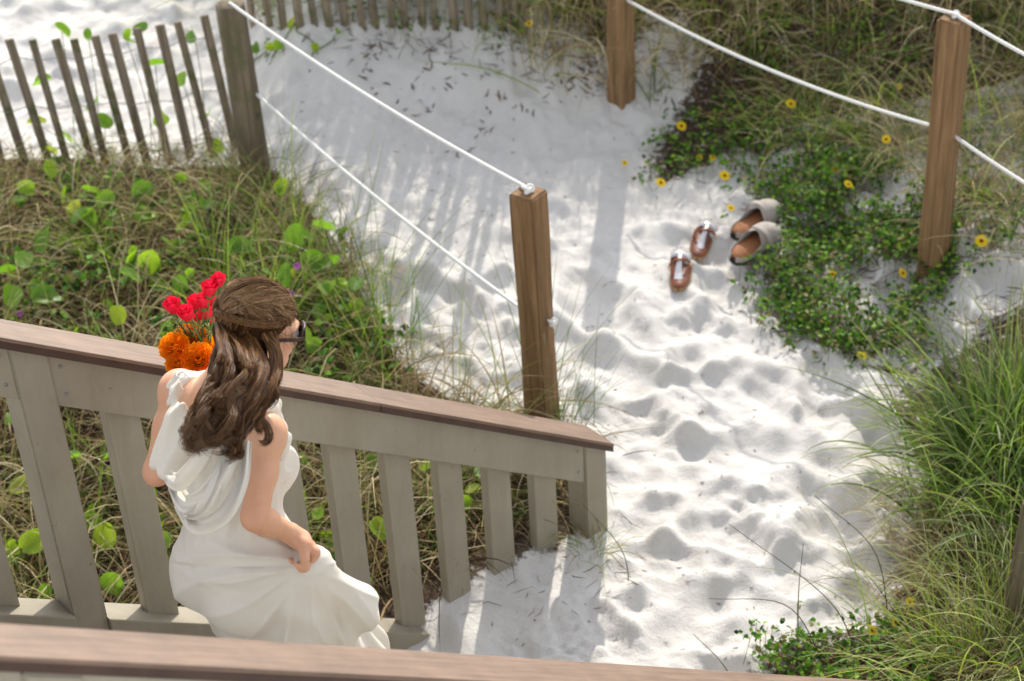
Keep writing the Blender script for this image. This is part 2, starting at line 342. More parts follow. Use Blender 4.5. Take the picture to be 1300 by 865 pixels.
# worn, trodden surface: broad lumps, then footprints
GZ += OPEN*(.012*fbm(GX, GY, 5, ((1.6, 1.), (3.4, .75)))+.004*fbm(GX, GY, 6, ((8., 1.), (15., .5))))
GZ += (1-OPEN)*.012*fbm(GX, GY, 8, ((3., 1.), (7., .6)))
nd = 0
for k in range(2300):
    x = rng.uniform(-2.9, 2.2); y = rng.uniform(3.1, 9.6); i = int((y-Y0)/HS); j = int((x-X0)/HS)
    if OPEN[i, j] < .7: continue
    pw = rng.choice([3, 4, 7]); two = rng.random() < .55
    if y > 7.2 and -1.2 < x and rng.random() < .75: continue
    a = rng.choice([rng.uniform(.05, .09), rng.uniform(.08, .16), rng.uniform(.08, .16)]); bb = a*rng.uniform(.5, .8); th = math.radians(rng.normal(105, 38)); dep = rng.uniform(.012, .036)*(a/.11)*(1.0 if y < 6.4 else .65)
    if y < 5.0 and x < .32 and x > -.7: dep *= .25
    n = int(a*2.6/HS); i0, i1, j0, j1 = max(i-n, 0), min(i+n, len(gy)), max(j-n, 0), min(j+n, len(gx))
    dx = GX[i0:i1, j0:j1]-x; dy = GY[i0:i1, j0:j1]-y; u = dx*math.cos(th)+dy*math.sin(th); v = -dx*math.sin(th)+dy*math.cos(th)
    v = v*(1+.25*np.sin(u/a*2)); r = np.sqrt((u/a)**2+(v/bb)**2)+.08*np.sin(3*np.arctan2(v, u)+k)
    cur = GZ[i0:i1, j0:j1]; k1 = np.exp(-(r/.92)**pw); r2 = np.sqrt(((u+a*1.15)/(a*.55))**2+(v/(bb*.72))**2); k1 = np.maximum(k1, .75*np.exp(-r2**4)*two)
    mean = cur.mean()
    GZ[i0:i1, j0:j1] = cur+(-dep*k1+.42*dep*np.exp(-((r-1.32)/.36)**2)-.45*k1*(cur-mean))*OPEN[i0:i1, j0:j1]
GZ = blur(GZ, 1)
GZ += OPEN*(.0030*fbm(GX, GY, 31, ((9., 1.), (17., .8), (30., .6)))*np.clip(.9+1.1*fbm(GX, GY, 33, ((1.5, 1.),)), .15, 3))
def zt(x, y):
    x = np.asarray(x, float); y = np.asarray(y, float); a = np.clip((x-X0)/HS, 0, len(gx)-1.001); b = np.clip((y-Y0)/HS, 0, len(gy)-1.001)
    j = a.astype(int); i = b.astype(int); u = a-j; v = b-i
    z = GZ[i, j]*(1-u)*(1-v)+GZ[i, j+1]*u*(1-v)+GZ[i+1, j]*(1-u)*v+GZ[i+1, j+1]*u*v
    out = (x < X0) | (x > X1) | (y < Y0) | (y > Y1)
    return np.where(out, zbase(x, y), z)
def hit(px, py, h=0.):
    v = ray(px, py); a, b = 1., 60.
    f = lambda t: (CP+v*t)[2]-h-float(zt(*(CP+v*t)[:2]))
    t = 2.
    while f(t) > 0 and t < 60: t += .05
    lo, hi = t-.05, t
    for _ in range(18):
        mid = (lo+hi)/2
        if f(mid) > 0: lo = mid
        else: hi = mid
    return CP+v*hi
def geo(n, start, ratio=1.35):
    s = HS; out = []; x = start
    for _ in range(n): s *= ratio; x += s; out.append(x)
    return out
ox = [-a for a in geo(34, 0)][::-1]; ox = np.array(ox)
XS = np.concatenate([X0+ox, gx, X1-ox[::-1]]); YS = np.concatenate([Y0+ox, gy, Y1-ox[::-1]])
AX, AY = np.meshgrid(XS, YS, indexing='xy'); AZ = zt(AX, AY); n0 = len(ox)
AZ[n0:n0+len(gy), n0:n0+len(gx)] = GZ
# blend out the seam between fine and broad sheet
C0 = np.zeros(AX.shape); C0[n0:n0+len(gy), n0:n0+len(gx)] = LIT; 
outm = np.ones(AX.shape, bool); outm[n0:n0+len(gy), n0:n0+len(gx)] = False
C0[outm] = inpoly(AX[outm], AY[outm], PL_L)*1.+inpoly(AX[outm], AY[outm], PL_R)*.75
ny, nx = AX.shape; ii, jj = np.meshgrid(np.arange(ny-1), np.arange(nx-1), indexing='ij'); q = ii*nx+jj
Fq = np.stack([q, q+1, q+nx+1, q+nx], -1).reshape(-1, 4)
me = mesh_np('sand_ground', np.stack([AX, AY, AZ], -1).reshape(-1, 3), Fq, np.stack([C0.ravel()]*3, -1), True, M['sand'])
tag(link('sand_ground', me), 'white sand path and dune trodden full of footprints', kind='structure')

def scatter(poly, dens, bounds=(-3.5, 4.0, 2.9, 10.5), soft=0.):
    """ground points whose image falls in poly (photo pixels)"""
    n = int(dens*(bounds[1]-bounds[0])*(bounds[3]-bounds[2])); x = rng.uniform(bounds[0], bounds[1], n); y = rng.uniform(bounds[2], bounds[3], n); z = zt(x, y)
    P = np.stack([x, y, z], -1); u, v = proj(P); k = inpoly(u+rng.normal(0, soft, n), v+rng.normal(0, soft, n), poly) if soft else inpoly(u, v, poly)
    return P[k]

# ------------------------------------------------------------------ plants
GREEN = [(.06, .135, .012), (.085, .18, .018), (.14, .24, .025), (.035, .08, .014)]
BLUEG = [(.04, .10, .03), (.065, .14, .04), (.10, .19, .035), (.025, .06, .02)]
YELLO = [(.19, .28, .025), (.28, .32, .04), (.14, .25, .02)]
DRY = [(.38, .30, .17), (.48, .39, .24), (.32, .23, .13), (.55, .47, .32), (.26, .18, .10)]
DARK = [(.07, .04, .022), (.13, .08, .045), (.045, .027, .018), (.2, .13, .07)]
def pick(pal, n):
    c = np.array(pal)[rng.integers(0, len(pal), n)]; return c*rng.uniform(.75, 1.25, (n, 1))
def blades(mb, roots, L, W, elev, droop, col, seg=7, az=None, azs=.9, tip=None, clump=None, lift=.008):
    n = len(roots)
    if n == 0: return
    A = rng.uniform(0, 2*np.pi, n) if az is None else rng.normal(az, azs, n)
    if clump is not None:
        A = np.arctan2(roots[:, 1]-clump[1], roots[:, 0]-clump[0])+rng.normal(0, .7, n)
    l = rng.uniform(L[0], L[1], n)*rng.uniform(.8, 1.1, n); w = rng.uniform(W[0], W[1], n)
    e0 = np.radians(rng.uniform(elev[0], elev[1], n)); dr = np.radians(rng.uniform(droop[0], droop[1], n)); da = rng.normal(0, .35, n)
    t = np.linspace(0, 1, seg+1); tm = (t[1:]+t[:-1])/2
    e = e0[:, None]-dr[:, None]*tm[None]**1.5; e = np.maximum(e, -1.35); a = A[:, None]+da[:, None]*tm[None]
    st = np.stack([np.cos(e)*np.cos(a), np.cos(e)*np.sin(a), np.sin(e)], -1)*(l/seg)[:, None, None]
    P = np.concatenate([np.zeros((n, 1, 3)), np.cumsum(st, 1)], 1)+roots[:, None, :]
    g = zt(P[..., 0], P[..., 1])+lift*rng.uniform(.4, 4, n)[:, None]; g[:, 0] -= .03; P[..., 2] = np.maximum(P[..., 2], g)
    aa = A[:, None]+da[:, None]*t[None]+np.pi/2+rng.normal(0, .5, n)[:, None]; tw = rng.normal(0, .6, n)[:, None]+t[None]*rng.normal(0, .7, n)[:, None]
    wd = np.stack([np.cos(aa)*np.cos(tw), np.sin(aa)*np.cos(tw), np.sin(tw)], -1)
    prof = (np.minimum(1, .55+t*2)*(1-t)**.55); prof[-1] = .04
    hw = (w[:, None]*prof[None]/2)[..., None]
    V = np.stack([P-wd*hw, P+wd*hw], 2).reshape(-1, 3)
    k = (np.arange(n)*(seg+1)*2)[:, None]+np.arange(seg)[None]*2
    F = np.stack([k, k+1, k+3, k+2], -1).reshape(-1, 4)
    c = np.repeat(col[:, None, :], seg+1, 1)*(1.0)
    if tip is not None:
        ft = (t**2.2)[None, :, None]; c = c*(1-ft)+np.array(tip)*ft
    C = np.repeat(c, 2, 1).reshape(-1, 3)
    mb.add(V, F, (), C)
def leaves(mb, P, size, col, tilt=.6, lobes=False):
    """small pointed leaves folded on the midrib"""
    n = len(P); s = rng.uniform(size[0], size[1], n); A = rng.uniform(0, 6.283, n)
    nz = np.stack([rng.normal(0, tilt, n), rng.normal(0, tilt, n), np.ones(n)], -1); nz /= np.linalg.norm(nz, axis=1, keepdims=True)
    d = np.stack([np.cos(A), np.sin(A), np.zeros(n)], -1); d -= nz*np.sum(d*nz, 1, keepdims=True); d /= np.linalg.norm(d, axis=1, keepdims=True); sd_ = np.cross(nz, d)
    u = [0, .28, .6, 1.0, .6, .28, .3, .62]; vv = [0, -.3, -.27, 0, .27, .3, 0, 0]; ww = [0, .1, .06, -.12, .06, .1, -.02, -.03]
    V = np.stack([P+(d*a+sd_*b+nz*c)*s[:, None] for a, b, c in zip(u, vv, ww)], 1).reshape(-1, 3)
    k = (np.arange(n)*8)[:, None]
    F = np.concatenate([k+np.array(q)[None] for q in ([0, 1, 6, 6], [1, 2, 7, 6], [0, 6, 5, 5], [6, 7, 4, 5])], 0)
    f4 = np.concatenate([k+np.array(q)[None] for q in ([1, 2, 7, 6], [6, 7, 4, 5])], 0); f3 = np.concatenate([k+np.array(q)[None] for q in ([0, 1, 6], [0, 6, 5], [2, 3, 7], [7, 3, 4])], 0)
    mb.add(V, f4, f3, np.repeat(col, 8, 0))
def chips(mb, P, L, W, col):
    """fallen twigs, stalks and bits of dead leaf lying on the ground"""
    n = len(P); l = rng.uniform(*L, n); w_ = rng.uniform(*W, n); A = rng.uniform(0, 6.28, n); e = rng.normal(0, .28, n)
    d = np.stack([np.cos(A)*np.cos(e), np.sin(A)*np.cos(e), np.sin(e)], -1); s_ = np.cross(d, [0, 0, 1.]); s_ /= np.linalg.norm(s_, axis=1, keepdims=True); up = np.cross(s_, d)
    b = rng.normal(0, .15, n)
    pts = []
    for t, ww in ((-.5, .5), (0, 1), (.5, .4)):
        c = P+d*(l*t)[:, None]+s_*((.25-t*t)*l*b)[:, None]*2; c = c.copy(); c[:, 2] = np.maximum(c[:, 2], zt(c[:, 0], c[:, 1])+.002)
        for q in ((1, 0), (-.5, .85), (-.5, -.85)): pts.append(c+(s_*q[0]+up*q[1])*(w_*ww/2)[:, None])
    V = np.stack(pts, 1).reshape(-1, 3); k = (np.arange(n)*9)[:, None]; F = []
    for a in (0, 3):
        for j in range(3): F.append(k+np.array([a+j, a+(j+1) % 3, a+3+(j+1) % 3, a+3+j])[None])
    mb.add(V, np.concatenate(F), (), np.repeat(col, 9, 0))
# ------------------------------------------------------------------ stair railings
def RP(t, wv=0., h=0., n=0.): return RAILB-RAILV*t+RAILP*wv+UP*h+RAILN*n
def railing(off, name, label, tlist, posts, t_end, far):
    root = thing(name, label, 'railing', RP(t_end*.5, off, -.9))
    o = off
    def piece(nm, t0, t1, wc, hw, h0, h1, mat_, bev=.003, lab=None):
        """sloping board from t0 to t1, between heights h0..h1 below the cap line"""
        mb = MB(); c = RP((t0+t1)/2, o+wc, (h0+h1)/2); ax = RAILV*(t1-t0)/2
        # vertical faces plumb: a sheared box
        bm = bmesh.new(); bmesh.ops.create_cube(bm, size=2); L = (t1-t0)/2
        for v in bm.verts: v.co = Vector((v.co.x*L, v.co.y*hw, v.co.z*(h1-h0)/2))
        if bev: bmesh.ops.bevel(bm, geom=bm.edges[:], offset=bev, segments=2, affect='EDGES', profile=.6)
        V = np.array([v.co[:] for v in bm.verts]); V = c+V[:, :1]*RAILV+V[:, 1:2]*RAILP+V[:, 2:]*UP
        bmesh.ops.triangulate(bm, faces=[f for f in bm.faces if len(f.verts) > 4]); bm.verts.index_update()
        mb.add(V, [[v.index for v in f.verts][::-1] for f in bm.faces if len(f.verts) == 4], [[v.index for v in f.verts][::-1] for f in bm.faces if len(f.verts) == 3]); bm.free()
        ob = mb.build(nm, mat_, root, smooth=False)
        if lab: ob['label'] = lab
        return ob
    edges = [-.02, 1.02, t_end] if far else [-.02, t_end]
    for a, b in zip(edges[:-1], edges[1:]):
        piece('rail_cap', a+(.0008 if a > 0 else 0), b, 0 if far else -.014, .064 if far else .050, -.012, 0, M['cap'], .003)
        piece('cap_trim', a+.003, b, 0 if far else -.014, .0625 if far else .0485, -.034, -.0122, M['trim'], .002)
    ps = [-.0]+posts
    # top boards butt between posts
    cuts = []
    for p in posts: cuts += [p]
    lo = .098
    for p in posts+([] if t_end < posts[-1] else [t_end+.06]):
        piece('top_board', lo+.003, p-.052, .012, .019, -.190, -.0345, M['paint'])
        lo = p+.052
    # posts, plumb 4x4s
    for p in [.045]+posts:
        mb = MB(); h1 = -.0345; h0 = -1.30 if p > .1 else -.78; hwid = .047*hx_len
        c = RP(p, o+.012-.02, 0)
        V = []
        for (s, q) in ((-1, -1), (1, -1), (1, 1), (-1, 1)):
            base = c+hx*(s*.0445)+RAILP*(q*.0445)
            zt_ = RP(p-s*.0445/hx_len, 0, h1)[2]
            V.append([base[0], base[1], c[2]+h0]); V.append([base[0], base[1], zt_])
        F = [[0, 2, 3, 1], [2, 4, 5, 3], [4, 6, 7, 5], [6, 0, 1, 7], [1, 3, 5, 7], [0, 6, 4, 2]]
        bm = bmesh.new(); vs = [bm.verts.new(v) for v in V]
        for f in F: bm.faces.new([vs[i] for i in f])
        bmesh.ops.recalc_face_normals(bm, faces=bm.faces[:]); bmesh.ops.bevel(bm, geom=bm.edges[:], offset=.004, segments=2, affect='EDGES')
        bmesh.ops.triangulate(bm, faces=[f for f in bm.faces if len(f.verts) > 4]); bm.verts.index_update()
        mb.add([v.co[:] for v in bm.verts], [[v.index for v in f.verts] for f in bm.faces if len(f.verts) == 4], [[v.index for v in f.verts] for f in bm.faces if len(f.verts) == 3]); bm.free()
        mb.build('newel_post', M['paint'], root, smooth=False)
    # bottom board (stringer)
    lo = .80
    for p in posts+[t_end+.06]:
        if p-.052-lo > .1: piece('bottom_board', lo, p-.052, .004, .045, -1.10, -.862, M['paint'], .005)
        lo = p+.052
    # balusters, plumb flat 2x4s
    for k, t in enumerate(tlist):
        top = -.190 if True else 0; bot = -.865 if t > .78 else -(.865)
        c = RP(t, o-.012+rnd.uniform(-.001, .001), 0); a = .0445*(1+rnd.uniform(-.02, .02))
        V = []
        for (s, q) in ((-1, -1), (1, -1), (1, 1), (-1, 1)):
            base = c+hx*(s*a)+RAILP*(q*.018); sl_ = -s*a/hx_len*RAILV[2]*-1
            dz = s*a/hx_len*RAILV[2]
            V.append([base[0], base[1], c[2]+bot+dz]); V.append([base[0], base[1], c[2]+top+dz+.03])
        F = [[0, 2, 3, 1], [2, 4, 5, 3], [4, 6, 7, 5], [6, 0, 1, 7], [1, 3, 5, 7], [0, 6, 4, 2]]
        bm = bmesh.new(); vs = [bm.verts.new(v) for v in V]
        for f in F: bm.faces.new([vs[i] for i in f])
        bmesh.ops.recalc_face_normals(bm, faces=bm.faces[:]); bmesh.ops.bevel(bm, geom=bm.edges[:], offset=.003, segments=1, affect='EDGES')
        bmesh.ops.triangulate(bm, faces=[f for f in bm.faces if len(f.verts) > 4]); bm.verts.index_update()
        mb = MB(); mb.add([v.co[:] for v in bm.verts], [[v.index for v in f.verts] for f in bm.faces if len(f.verts) == 4], [[v.index for v in f.verts] for f in bm.faces if len(f.verts) == 3]); bm.free()
        mb.build('baluster', M['paint'], root, smooth=False)
    # screw heads
    mb = MB()
    for p in posts+[.045]:
        for dt in (-.085, .085):
            for hh in (-.07, -.15):
                if p+dt < .1: continue
                c = RP(p+dt, o+.0325, hh); m3 = MB(); tube(m3, [c-RAILP*.002, c+RAILP*.0012], .0042, 8); m3.build('screw_head', M['wire'], root)
    
    return root
hx_len = np.hypot(RAILV[0], RAILV[1])
BAL = [.27, .49, .71, .93, 1.15, 1.37, 1.59, 1.90, 2.41, 2.63]
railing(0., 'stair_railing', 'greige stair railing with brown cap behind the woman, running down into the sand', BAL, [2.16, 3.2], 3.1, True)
_keep = (RAILV, RAILB)
_c = RP(1.0, 1.45); _x, _y = proj(_c); _s = FPX/((_c-CP)@FW); RAILV = unit(ray(2784, 975)); RAILB = atd(_x, 790+.0745*_x+10, _s)+RAILV*1.0-RAILP*1.45
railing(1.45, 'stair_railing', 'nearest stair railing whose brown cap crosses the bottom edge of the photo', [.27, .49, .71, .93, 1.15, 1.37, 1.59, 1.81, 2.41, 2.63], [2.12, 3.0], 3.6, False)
RAILV, RAILB = _keep
st = thing('wooden_stairs', 'weathered wooden stairs between the two railings, under the woman', 'stairs', RP(1.6, .72, -1.05))
STEP_W = 1.45
for k in range(9):
    t = .78+k*.303; c = RP(t, .72, -1.17); mb = MB()
    for q in (-1, 1):
        cbox(mb, c+hx*(q*.0725), hx*.070, RAILP*(.65), UP*.019, .004)
        m2 = MB(); cbox(m2, c+hx*(q*.0725), hx*.070, RAILP*(.65), UP*.019, .004); m2.build('tread', M['tread'], st, smooth=False)
    m3 = MB(); cbox(m3, c+hx*.135-UP*.108, hx*.012, RAILP*.65, UP*.085, .003); m3.build('riser', M['tread'], st, smooth=False)

# ------------------------------------------------------------------ posts and ropes
def wood_post(name, label, top, base, half, yaw, matn='post', depth=.25, rnd_=False):
    top = np.asarray(top, float); base = np.asarray(base, float); ax = unit(top-base)
    t = thing(name, label, 'post', base, 'rope fence posts'); mb = MB()
    if rnd_:
        P = [base-ax*depth]+[base+(top-base)*k for k in np.linspace(0, 1, 14)]; R = [half*(1.04-.06*k/14+rnd.uniform(-.02, .02)) for k in range(15)]
        P[-1] = P[-1]; tube(mb, P+[top+ax*.006], R+[half*.88], 20)
    else:
        a = np.array([math.cos(yaw), math.sin(yaw), 0]); a = unit(a-ax*(a@ax)); b = np.cross(ax, a)
        bm = bmesh.new(); bmesh.ops.create_cube(bm, size=2)
        L = np.linalg.norm(top-base)+depth
        for v in bm.verts: v.co = Vector((v.co.x*half, v.co.y*half, (v.co.z*.5+.5)*L))
        bmesh.ops.bevel(bm, geom=bm.edges[:], offset=.007, segments=3, affect='EDGES')
        es = [e for e in bm.edges if abs(e.verts[0].co.z-e.verts[1].co.z) > L*.5]
        bmesh.ops.subdivide_edges(bm, edges=es, cuts=24)
        for v in bm.verts:
            k = v.co.z; v.co.x += .0016*math.sin(k*9+v.co.y*40); v.co.y += .0016*math.cos(k*7+v.co.x*50)
        bmesh.ops.triangulate(bm, faces=[f for f in bm.faces if len(f.verts) > 4]); bm.verts.index_update()
        V = np.array([v.co[:] for v in bm.verts]); me = mesh_np('post_shaft', V, [[[v.index for v in f.verts] for f in bm.faces if len(f.verts) == 3], [[v.index for v in f.verts] for f in bm.faces if len(f.verts) == 4]], None, False, M[matn]); bm.free()
        o = link('post_shaft', me, t); R3 = Matrix((a, b, ax)).transposed().to_4x4(); o.matrix_local = Matrix.Translation(-Vector(ax)*depth) @ R3
        return t
    mb.build('post_shaft', M[matn], t); return t
def vert_above(base, py):
    """point plumb above base that shows at image height py"""
    lo, hi = 0., 2.5
    for _ in range(40):
        m_ = (lo+hi)/2
        if proj(base+UP*m_)[1] > py: lo = m_
        else: hi = m_
    return base+UP*lo
cb = atz(690, 552, .0); cb[2] = float(zt(cb[0], cb[1])); ct = vert_above(cb, 243); ct = ct+np.array([-.012, 0, 0])
rb = hit(1185, 330); rt_ = vert_above(rb, 22)+np.array([-.005, 0, 0])
bb = hit(789, 122); bt = vert_above(bb, -130)
lb = hit(326, 222); lt = vert_above(lb, 6)+np.array([-.01, 0, 0])
rr = atz(1500, 520, .2); rr[2] = float(zt(rr[0], rr[1])); rrt = rr+UP*1.02; print('RRT', proj(rrt))
wood_post('rope_post', 'brown square post rising behind the end of the stair rail, holding two ropes', ct, cb, .0445, math.radians(52))
wood_post('rope_post', 'brown square rope post beside the green ground cover at the right', rt_, rb, .0445, math.radians(50))
wood_post('rope_post', 'brown rope post at the top of the path with its head out of frame', bt, bb, .0445, math.radians(47))
wood_post('rope_post', 'weathered grey round post at the end of the leaning picket fence', lt, lb, .058, 0, 'oldwood', rnd_=True)
near_b = hit(1296, 800); wood_post('rope_post', 'weathered post half hidden in the tall grass at the right edge', vert_above(near_b, 640)+np.array([.01, 0, 0]), near_b, .0445, .4, 'oldwood')
wood_post('rope_post', 'brown rope post standing outside the right edge of the photo', rrt, rr, .0445, .7)
def rope(a, b, sag, label, knot=None, r=.0062, group='white ropes between the posts'):
    a = np.asarray(a, float); b = np.asarray(b, float); n = int(np.linalg.norm(b-a)/.006); t = np.linspace(0, 1, n)[:, None]
    P = a*(1-t)+b*t-UP*(4*sag*t*(1-t)); mb = MB(); tube(mb, P-a, r, 12, twist=110, strands=3, amp=.13)
    o = mb.build('rope', M['rope']); o.location = a; tag(o, label, 'rope', group); return o
rope(lt+[.0, -.0, .008], ct+[0, 0, .012], .03, 'upper white rope from the picket fence post to the post by the stair rail')
rope(lb+(lt-lb)*.50+[.05, -.02, 0], cb+(ct-cb)*.50+[-.03, .03, 0], .03, 'lower white rope from the weathered fence post to the post by the stair rail')
rope(bt+[0, 0, .01], rt_+[0, 0, .012], .03, 'upper white rope entering at the top edge and ending on the right brown post')
rope(bb+(bt-bb)*.52, rb+(rt_-rb)*.56+[-.03, .02, 0], .05, 'lower white rope running from the top of the path to the right brown post')
rope(rt_+[0, 0, .012], rrt+[0, 0, .01], .03, 'upper white rope leaving the right brown post towards the right edge')
rope(rb+(rt_-rb)*.545+[.03, -.03, 0], rr+(rrt-rr)*.55, .03, 'lower white rope leaving the right brown post towards the right edge')
def knot(c, r, label):
    mb = MB(); t = np.linspace(0, 2*np.pi, 46); P = np.stack([(np.sin(t)+1.9*np.sin(2*t))*.36, (np.cos(t)-1.9*np.cos(2*t))*.36, -np.sin(3*t)*.42], -1)*r*1.15
    tube(mb, P, r*.36, 8, caps=False); tube(mb, np.array([[0, 0, 0], [.3, -.2, -.8], [.35, -.3, -1.7]])*r, r*.33, 8)
    o = mb.build('rope_knot', M['rope']); o.location = c; tag(o, label, 'knot')
knot(ct+[.0, -.005, .012], .015, 'white rope knot on top of the brown post by the stair rail')
knot(vert_above(cb, 402)+np.array([.045, -.035, 0]), .013, 'small white rope knot halfway down the post by the stair rail')
knot(rt_+[0, 0, .011], .013, 'white rope knot on top of the right brown post')
# ------------------------------------------------------------------ picket fences
def fence(name, label, pts, wires, grp=None, wmean=.034):
    """pts: list of (base, top)"""
    b0 = np.asarray(pts[0][0]); t = thing(name, label, 'fence', b0); mids = []
    for b, tp in pts:
        b = np.asarray(b, float); tp = np.asarray(tp, float); ax = unit(tp-b); d = unit(np.array([pts[-1][0][0]-b0[0], pts[-1][0][1]-b0[1], 0])); d = unit(d-ax*(d@ax)); n = np.cross(ax, d)
        mb = MB(); c = (b+tp)/2; cbox(mb, c, d*wmean*rnd.uniform(.42, .56), n*.0055, ax*np.linalg.norm(tp-b)/2, .0022)
        V = mb.V[0]; k = (V-c)@ax; V += np.outer(np.sin(k*rnd.uniform(3, 7)+rnd.random()*6)*.003, d); mb.build('picket', M['picket'], t, smooth=False); mids.append((b, tp, n))
    for f in wires:
        P = []
        for i, (b, tp, n) in enumerate(mids):
            c = b+(tp-b)*f; P += [c+n*.008*(1 if i % 2 else -1)]
        if len(P) > 3:
            Q = catmull(P, len(P)*5)
            for s in (0, 1):
                ph = np.arange(len(Q))*1.1+s*np.pi; W = Q+np.stack([0*ph, np.cos(ph)*.003, np.sin(ph)*.003], -1); mb = MB(); tube(mb, W, .0013, 5); mb.build('fence_wire', M['wire'], t)
    return t
tops = [(-70, 30), (-42, 52), (-16, 60), (12, 50), (40, 51), (70, 50), (93, 50), (120, 46), (143, 43), (173, 36), (202, 32), (226, 28), (258, 20)]
fl = []
for i, (x, y) in enumerate(tops):
    f = (x+70)/328.; bx = np.array([-2.02-.0, 7.13, 0])*(1-f)+np.array([-1.16, 7.2, 0])*f
    # base: march down plumb from top point lying in the fence's vertical plane
    best = None
    n2 = np.array([.08, -1., 0]); p0 = np.array([-1.1, 7.17, 0]); v = ray(x, y); tt = ((p0-CP)@n2)/(v@n2); T = CP+v*tt
    b = np.array([T[0]+rnd.uniform(-.015, .015)+.045, T[1], float(zt(T[0], T[1]))-.04]); fl.append((b, T))
fence('picket_fence', 'weathered sand fence of separate leaning pickets at the upper left, with vine leaves', fl, (.86, .5, .2))
br = []
for i, x in enumerate(np.arange(322, 668, 19.5)):
    g = hit(x+rnd.uniform(-2, 2), 34+rnd.uniform(-3, 3)+max(0, (x-480))*.02); lean = rnd.uniform(-.05, .03)
    br.append((g-UP*.05, g+UP*rnd.uniform(1.0, 1.1)+np.array([lean, 0, 0])))
fence('picket_fence', 'grey sand fence on top of the bank at the upper edge of the photo', br, (.82, .45, .15), wmean=.036)
# --- stuff underfoot: litter
Lpoly = [(-400, 258), (0, 256), (200, 262), (330, 248), (385, 262), (420, 310), (452, 360), (475, 410), (520, 468), (560, 500), (660, 530), (740, 560), (742, 690), (560, 735), (300, 785), (-400, 1300)]
Rpoly = [(400, 20), (430, 75), (540, 70), (690, 98), (760, 122), (830, 100), (870, 95), (900, 112), (822, 190), (830, 240), (905, 205), (1000, 195), (925, 262), (945, 330), (940, 375), (985, 440), (1060, 452), (1130, 475), (1175, 460), (1180, 400), (1215, 345), (1600, 345), (1700, -100), (400, -100)]
RCl = [(1225, 400), (1150, 440), (1130, 520), (1175, 600), (1160, 700), (1120, 760), (1250, 860), (1700, 1100), (1700, 300), (1300, 360)]
def in_rail_zone(P, lo=-.09, hi=1.6):
    d = (P[:, 0]-RAILB[0])*RAILP[0]+(P[:, 1]-RAILB[1])*RAILP[1]; e = (P[:, 0]-RAILB[0])*hx[0]+(P[:, 1]-RAILB[1])*hx[1]
    return (d > lo) & (d < hi) & (e < .05)
def keep(P, extra=.0): return P[~in_rail_zone(P, -.07-extra)]
mb = MB()
for poly, d, pal in ((Lpoly, 2600, DARK), (Lpoly, 1100, DRY), (Rpoly, 900, DARK), (RCl, 1500, DRY+DARK)):
    P = keep(scatter(poly, d, soft=9)); P = P+np.stack([0*P[:, 0], 0*P[:, 0], rng.uniform(0, .03, len(P))], -1); chips(mb, P, (.015, .09), (.002, .006), pick(pal, len(P)))
tag(mb.build('dead_litter', M['dry']), 'brown dead stalks and leaf litter under the dune plants', kind='stuff')
# crumbs on open sand
mb = MB()
P = scatter([(330, 60), (1300, 60), (1300, 900), (480, 900), (480, 330)], 60); chips(mb, P, (.004, .022), (.002, .0045), pick(DARK, len(P)))
P = scatter([(560, 700), (690, 640), (790, 640), (830, 720), (760, 790), (600, 800)], 260); P = P[~in_rail_zone(P, -.05, .06)]; chips(mb, P, (.01, .10), (.0012, .003), pick(DRY+DARK, len(P)))
for q, k in ((400, 80), (520, 80), (550, 120), (520, 170), (640, 90), (660, 110), (700, 110), (800, 130)):
    P = scatter([(q-40, k-50), (q+110, k-40), (q+120, k+30), (q, k+20)], 500, soft=14); kk_ = fbm(P[:, 0], P[:, 1], 41, ((3., 1.),)); P = P[kk_ > .2]; chips(mb, P, (.006, .045), (.003, .012), pick(DARK+[(.2, .09, .04)], len(P)))
P = scatter([(1090, 640), (1200, 620), (1210, 800), (1080, 800)], 350, soft=8); chips(mb, P, (.01, .09), (.0012, .003), pick(DRY, len(P)))
tag(mb.build('beach_debris', M['bark']), 'specks, twigs and stalk pieces scattered over the white sand', kind='stuff')

# --- left dune grass
def grass(name, label, parts, matn='veg'):
    mb = MB()
    for kw in parts:
        P = kw.pop('P'); pal = kw.pop('pal'); blades(mb, P, col=pick(pal, len(P)), **kw)
    o = mb.build(name, M[matn]); tag(o, label, kind='stuff'); return o
def tufts(poly, dens, per, rad, **k):
    c = keep(scatter(poly, dens, **k), .05); n = rng.poisson(per, len(c)); R = np.repeat(c, n, 0); R = R+np.concatenate([rng.normal(0, rad, (len(R), 2)), np.zeros((len(R), 1))], 1); R[:, 2] = zt(R[:, 0], R[:, 1]); return keep(R)
grass('dry_grass', 'tangled tan dead grass arching over the dune left of the path',
      [dict(P=tufts(Lpoly, 26, 26, .05), pal=DRY, L=(.22, .6), W=(.004, .008), elev=(20, 80), droop=(50, 150)),
       dict(P=tufts(Lpoly, 30, 18, .09), pal=DARK+DRY[:1], L=(.15, .45), W=(.003, .0055), elev=(5, 60), droop=(20, 110)),
       dict(P=tufts([(-400, 262), (335, 262), (420, 330), (430, 350), (-400, 350)], 26, 28, .05), pal=DRY+DARK[:2], L=(.2, .45), W=(.004, .007), elev=(30, 80), droop=(50, 150)),
       dict(P=tufts([(-400, 206), (330, 212), (360, 262), (-400, 262)], 80, 26, .06), pal=DRY+DARK[:2]+YELLO[:1], L=(.09, .3), W=(.003, .006), elev=(20, 80), droop=(50, 150)),
       dict(P=tufts([(420, 330), (470, 400), (640, 490), (740, 530), (740, 570), (560, 510), (440, 400)], 30, 12, .05), pal=DRY, L=(.08, .3), W=(.002, .004), elev=(10, 75), droop=(40, 150))], 'dry')
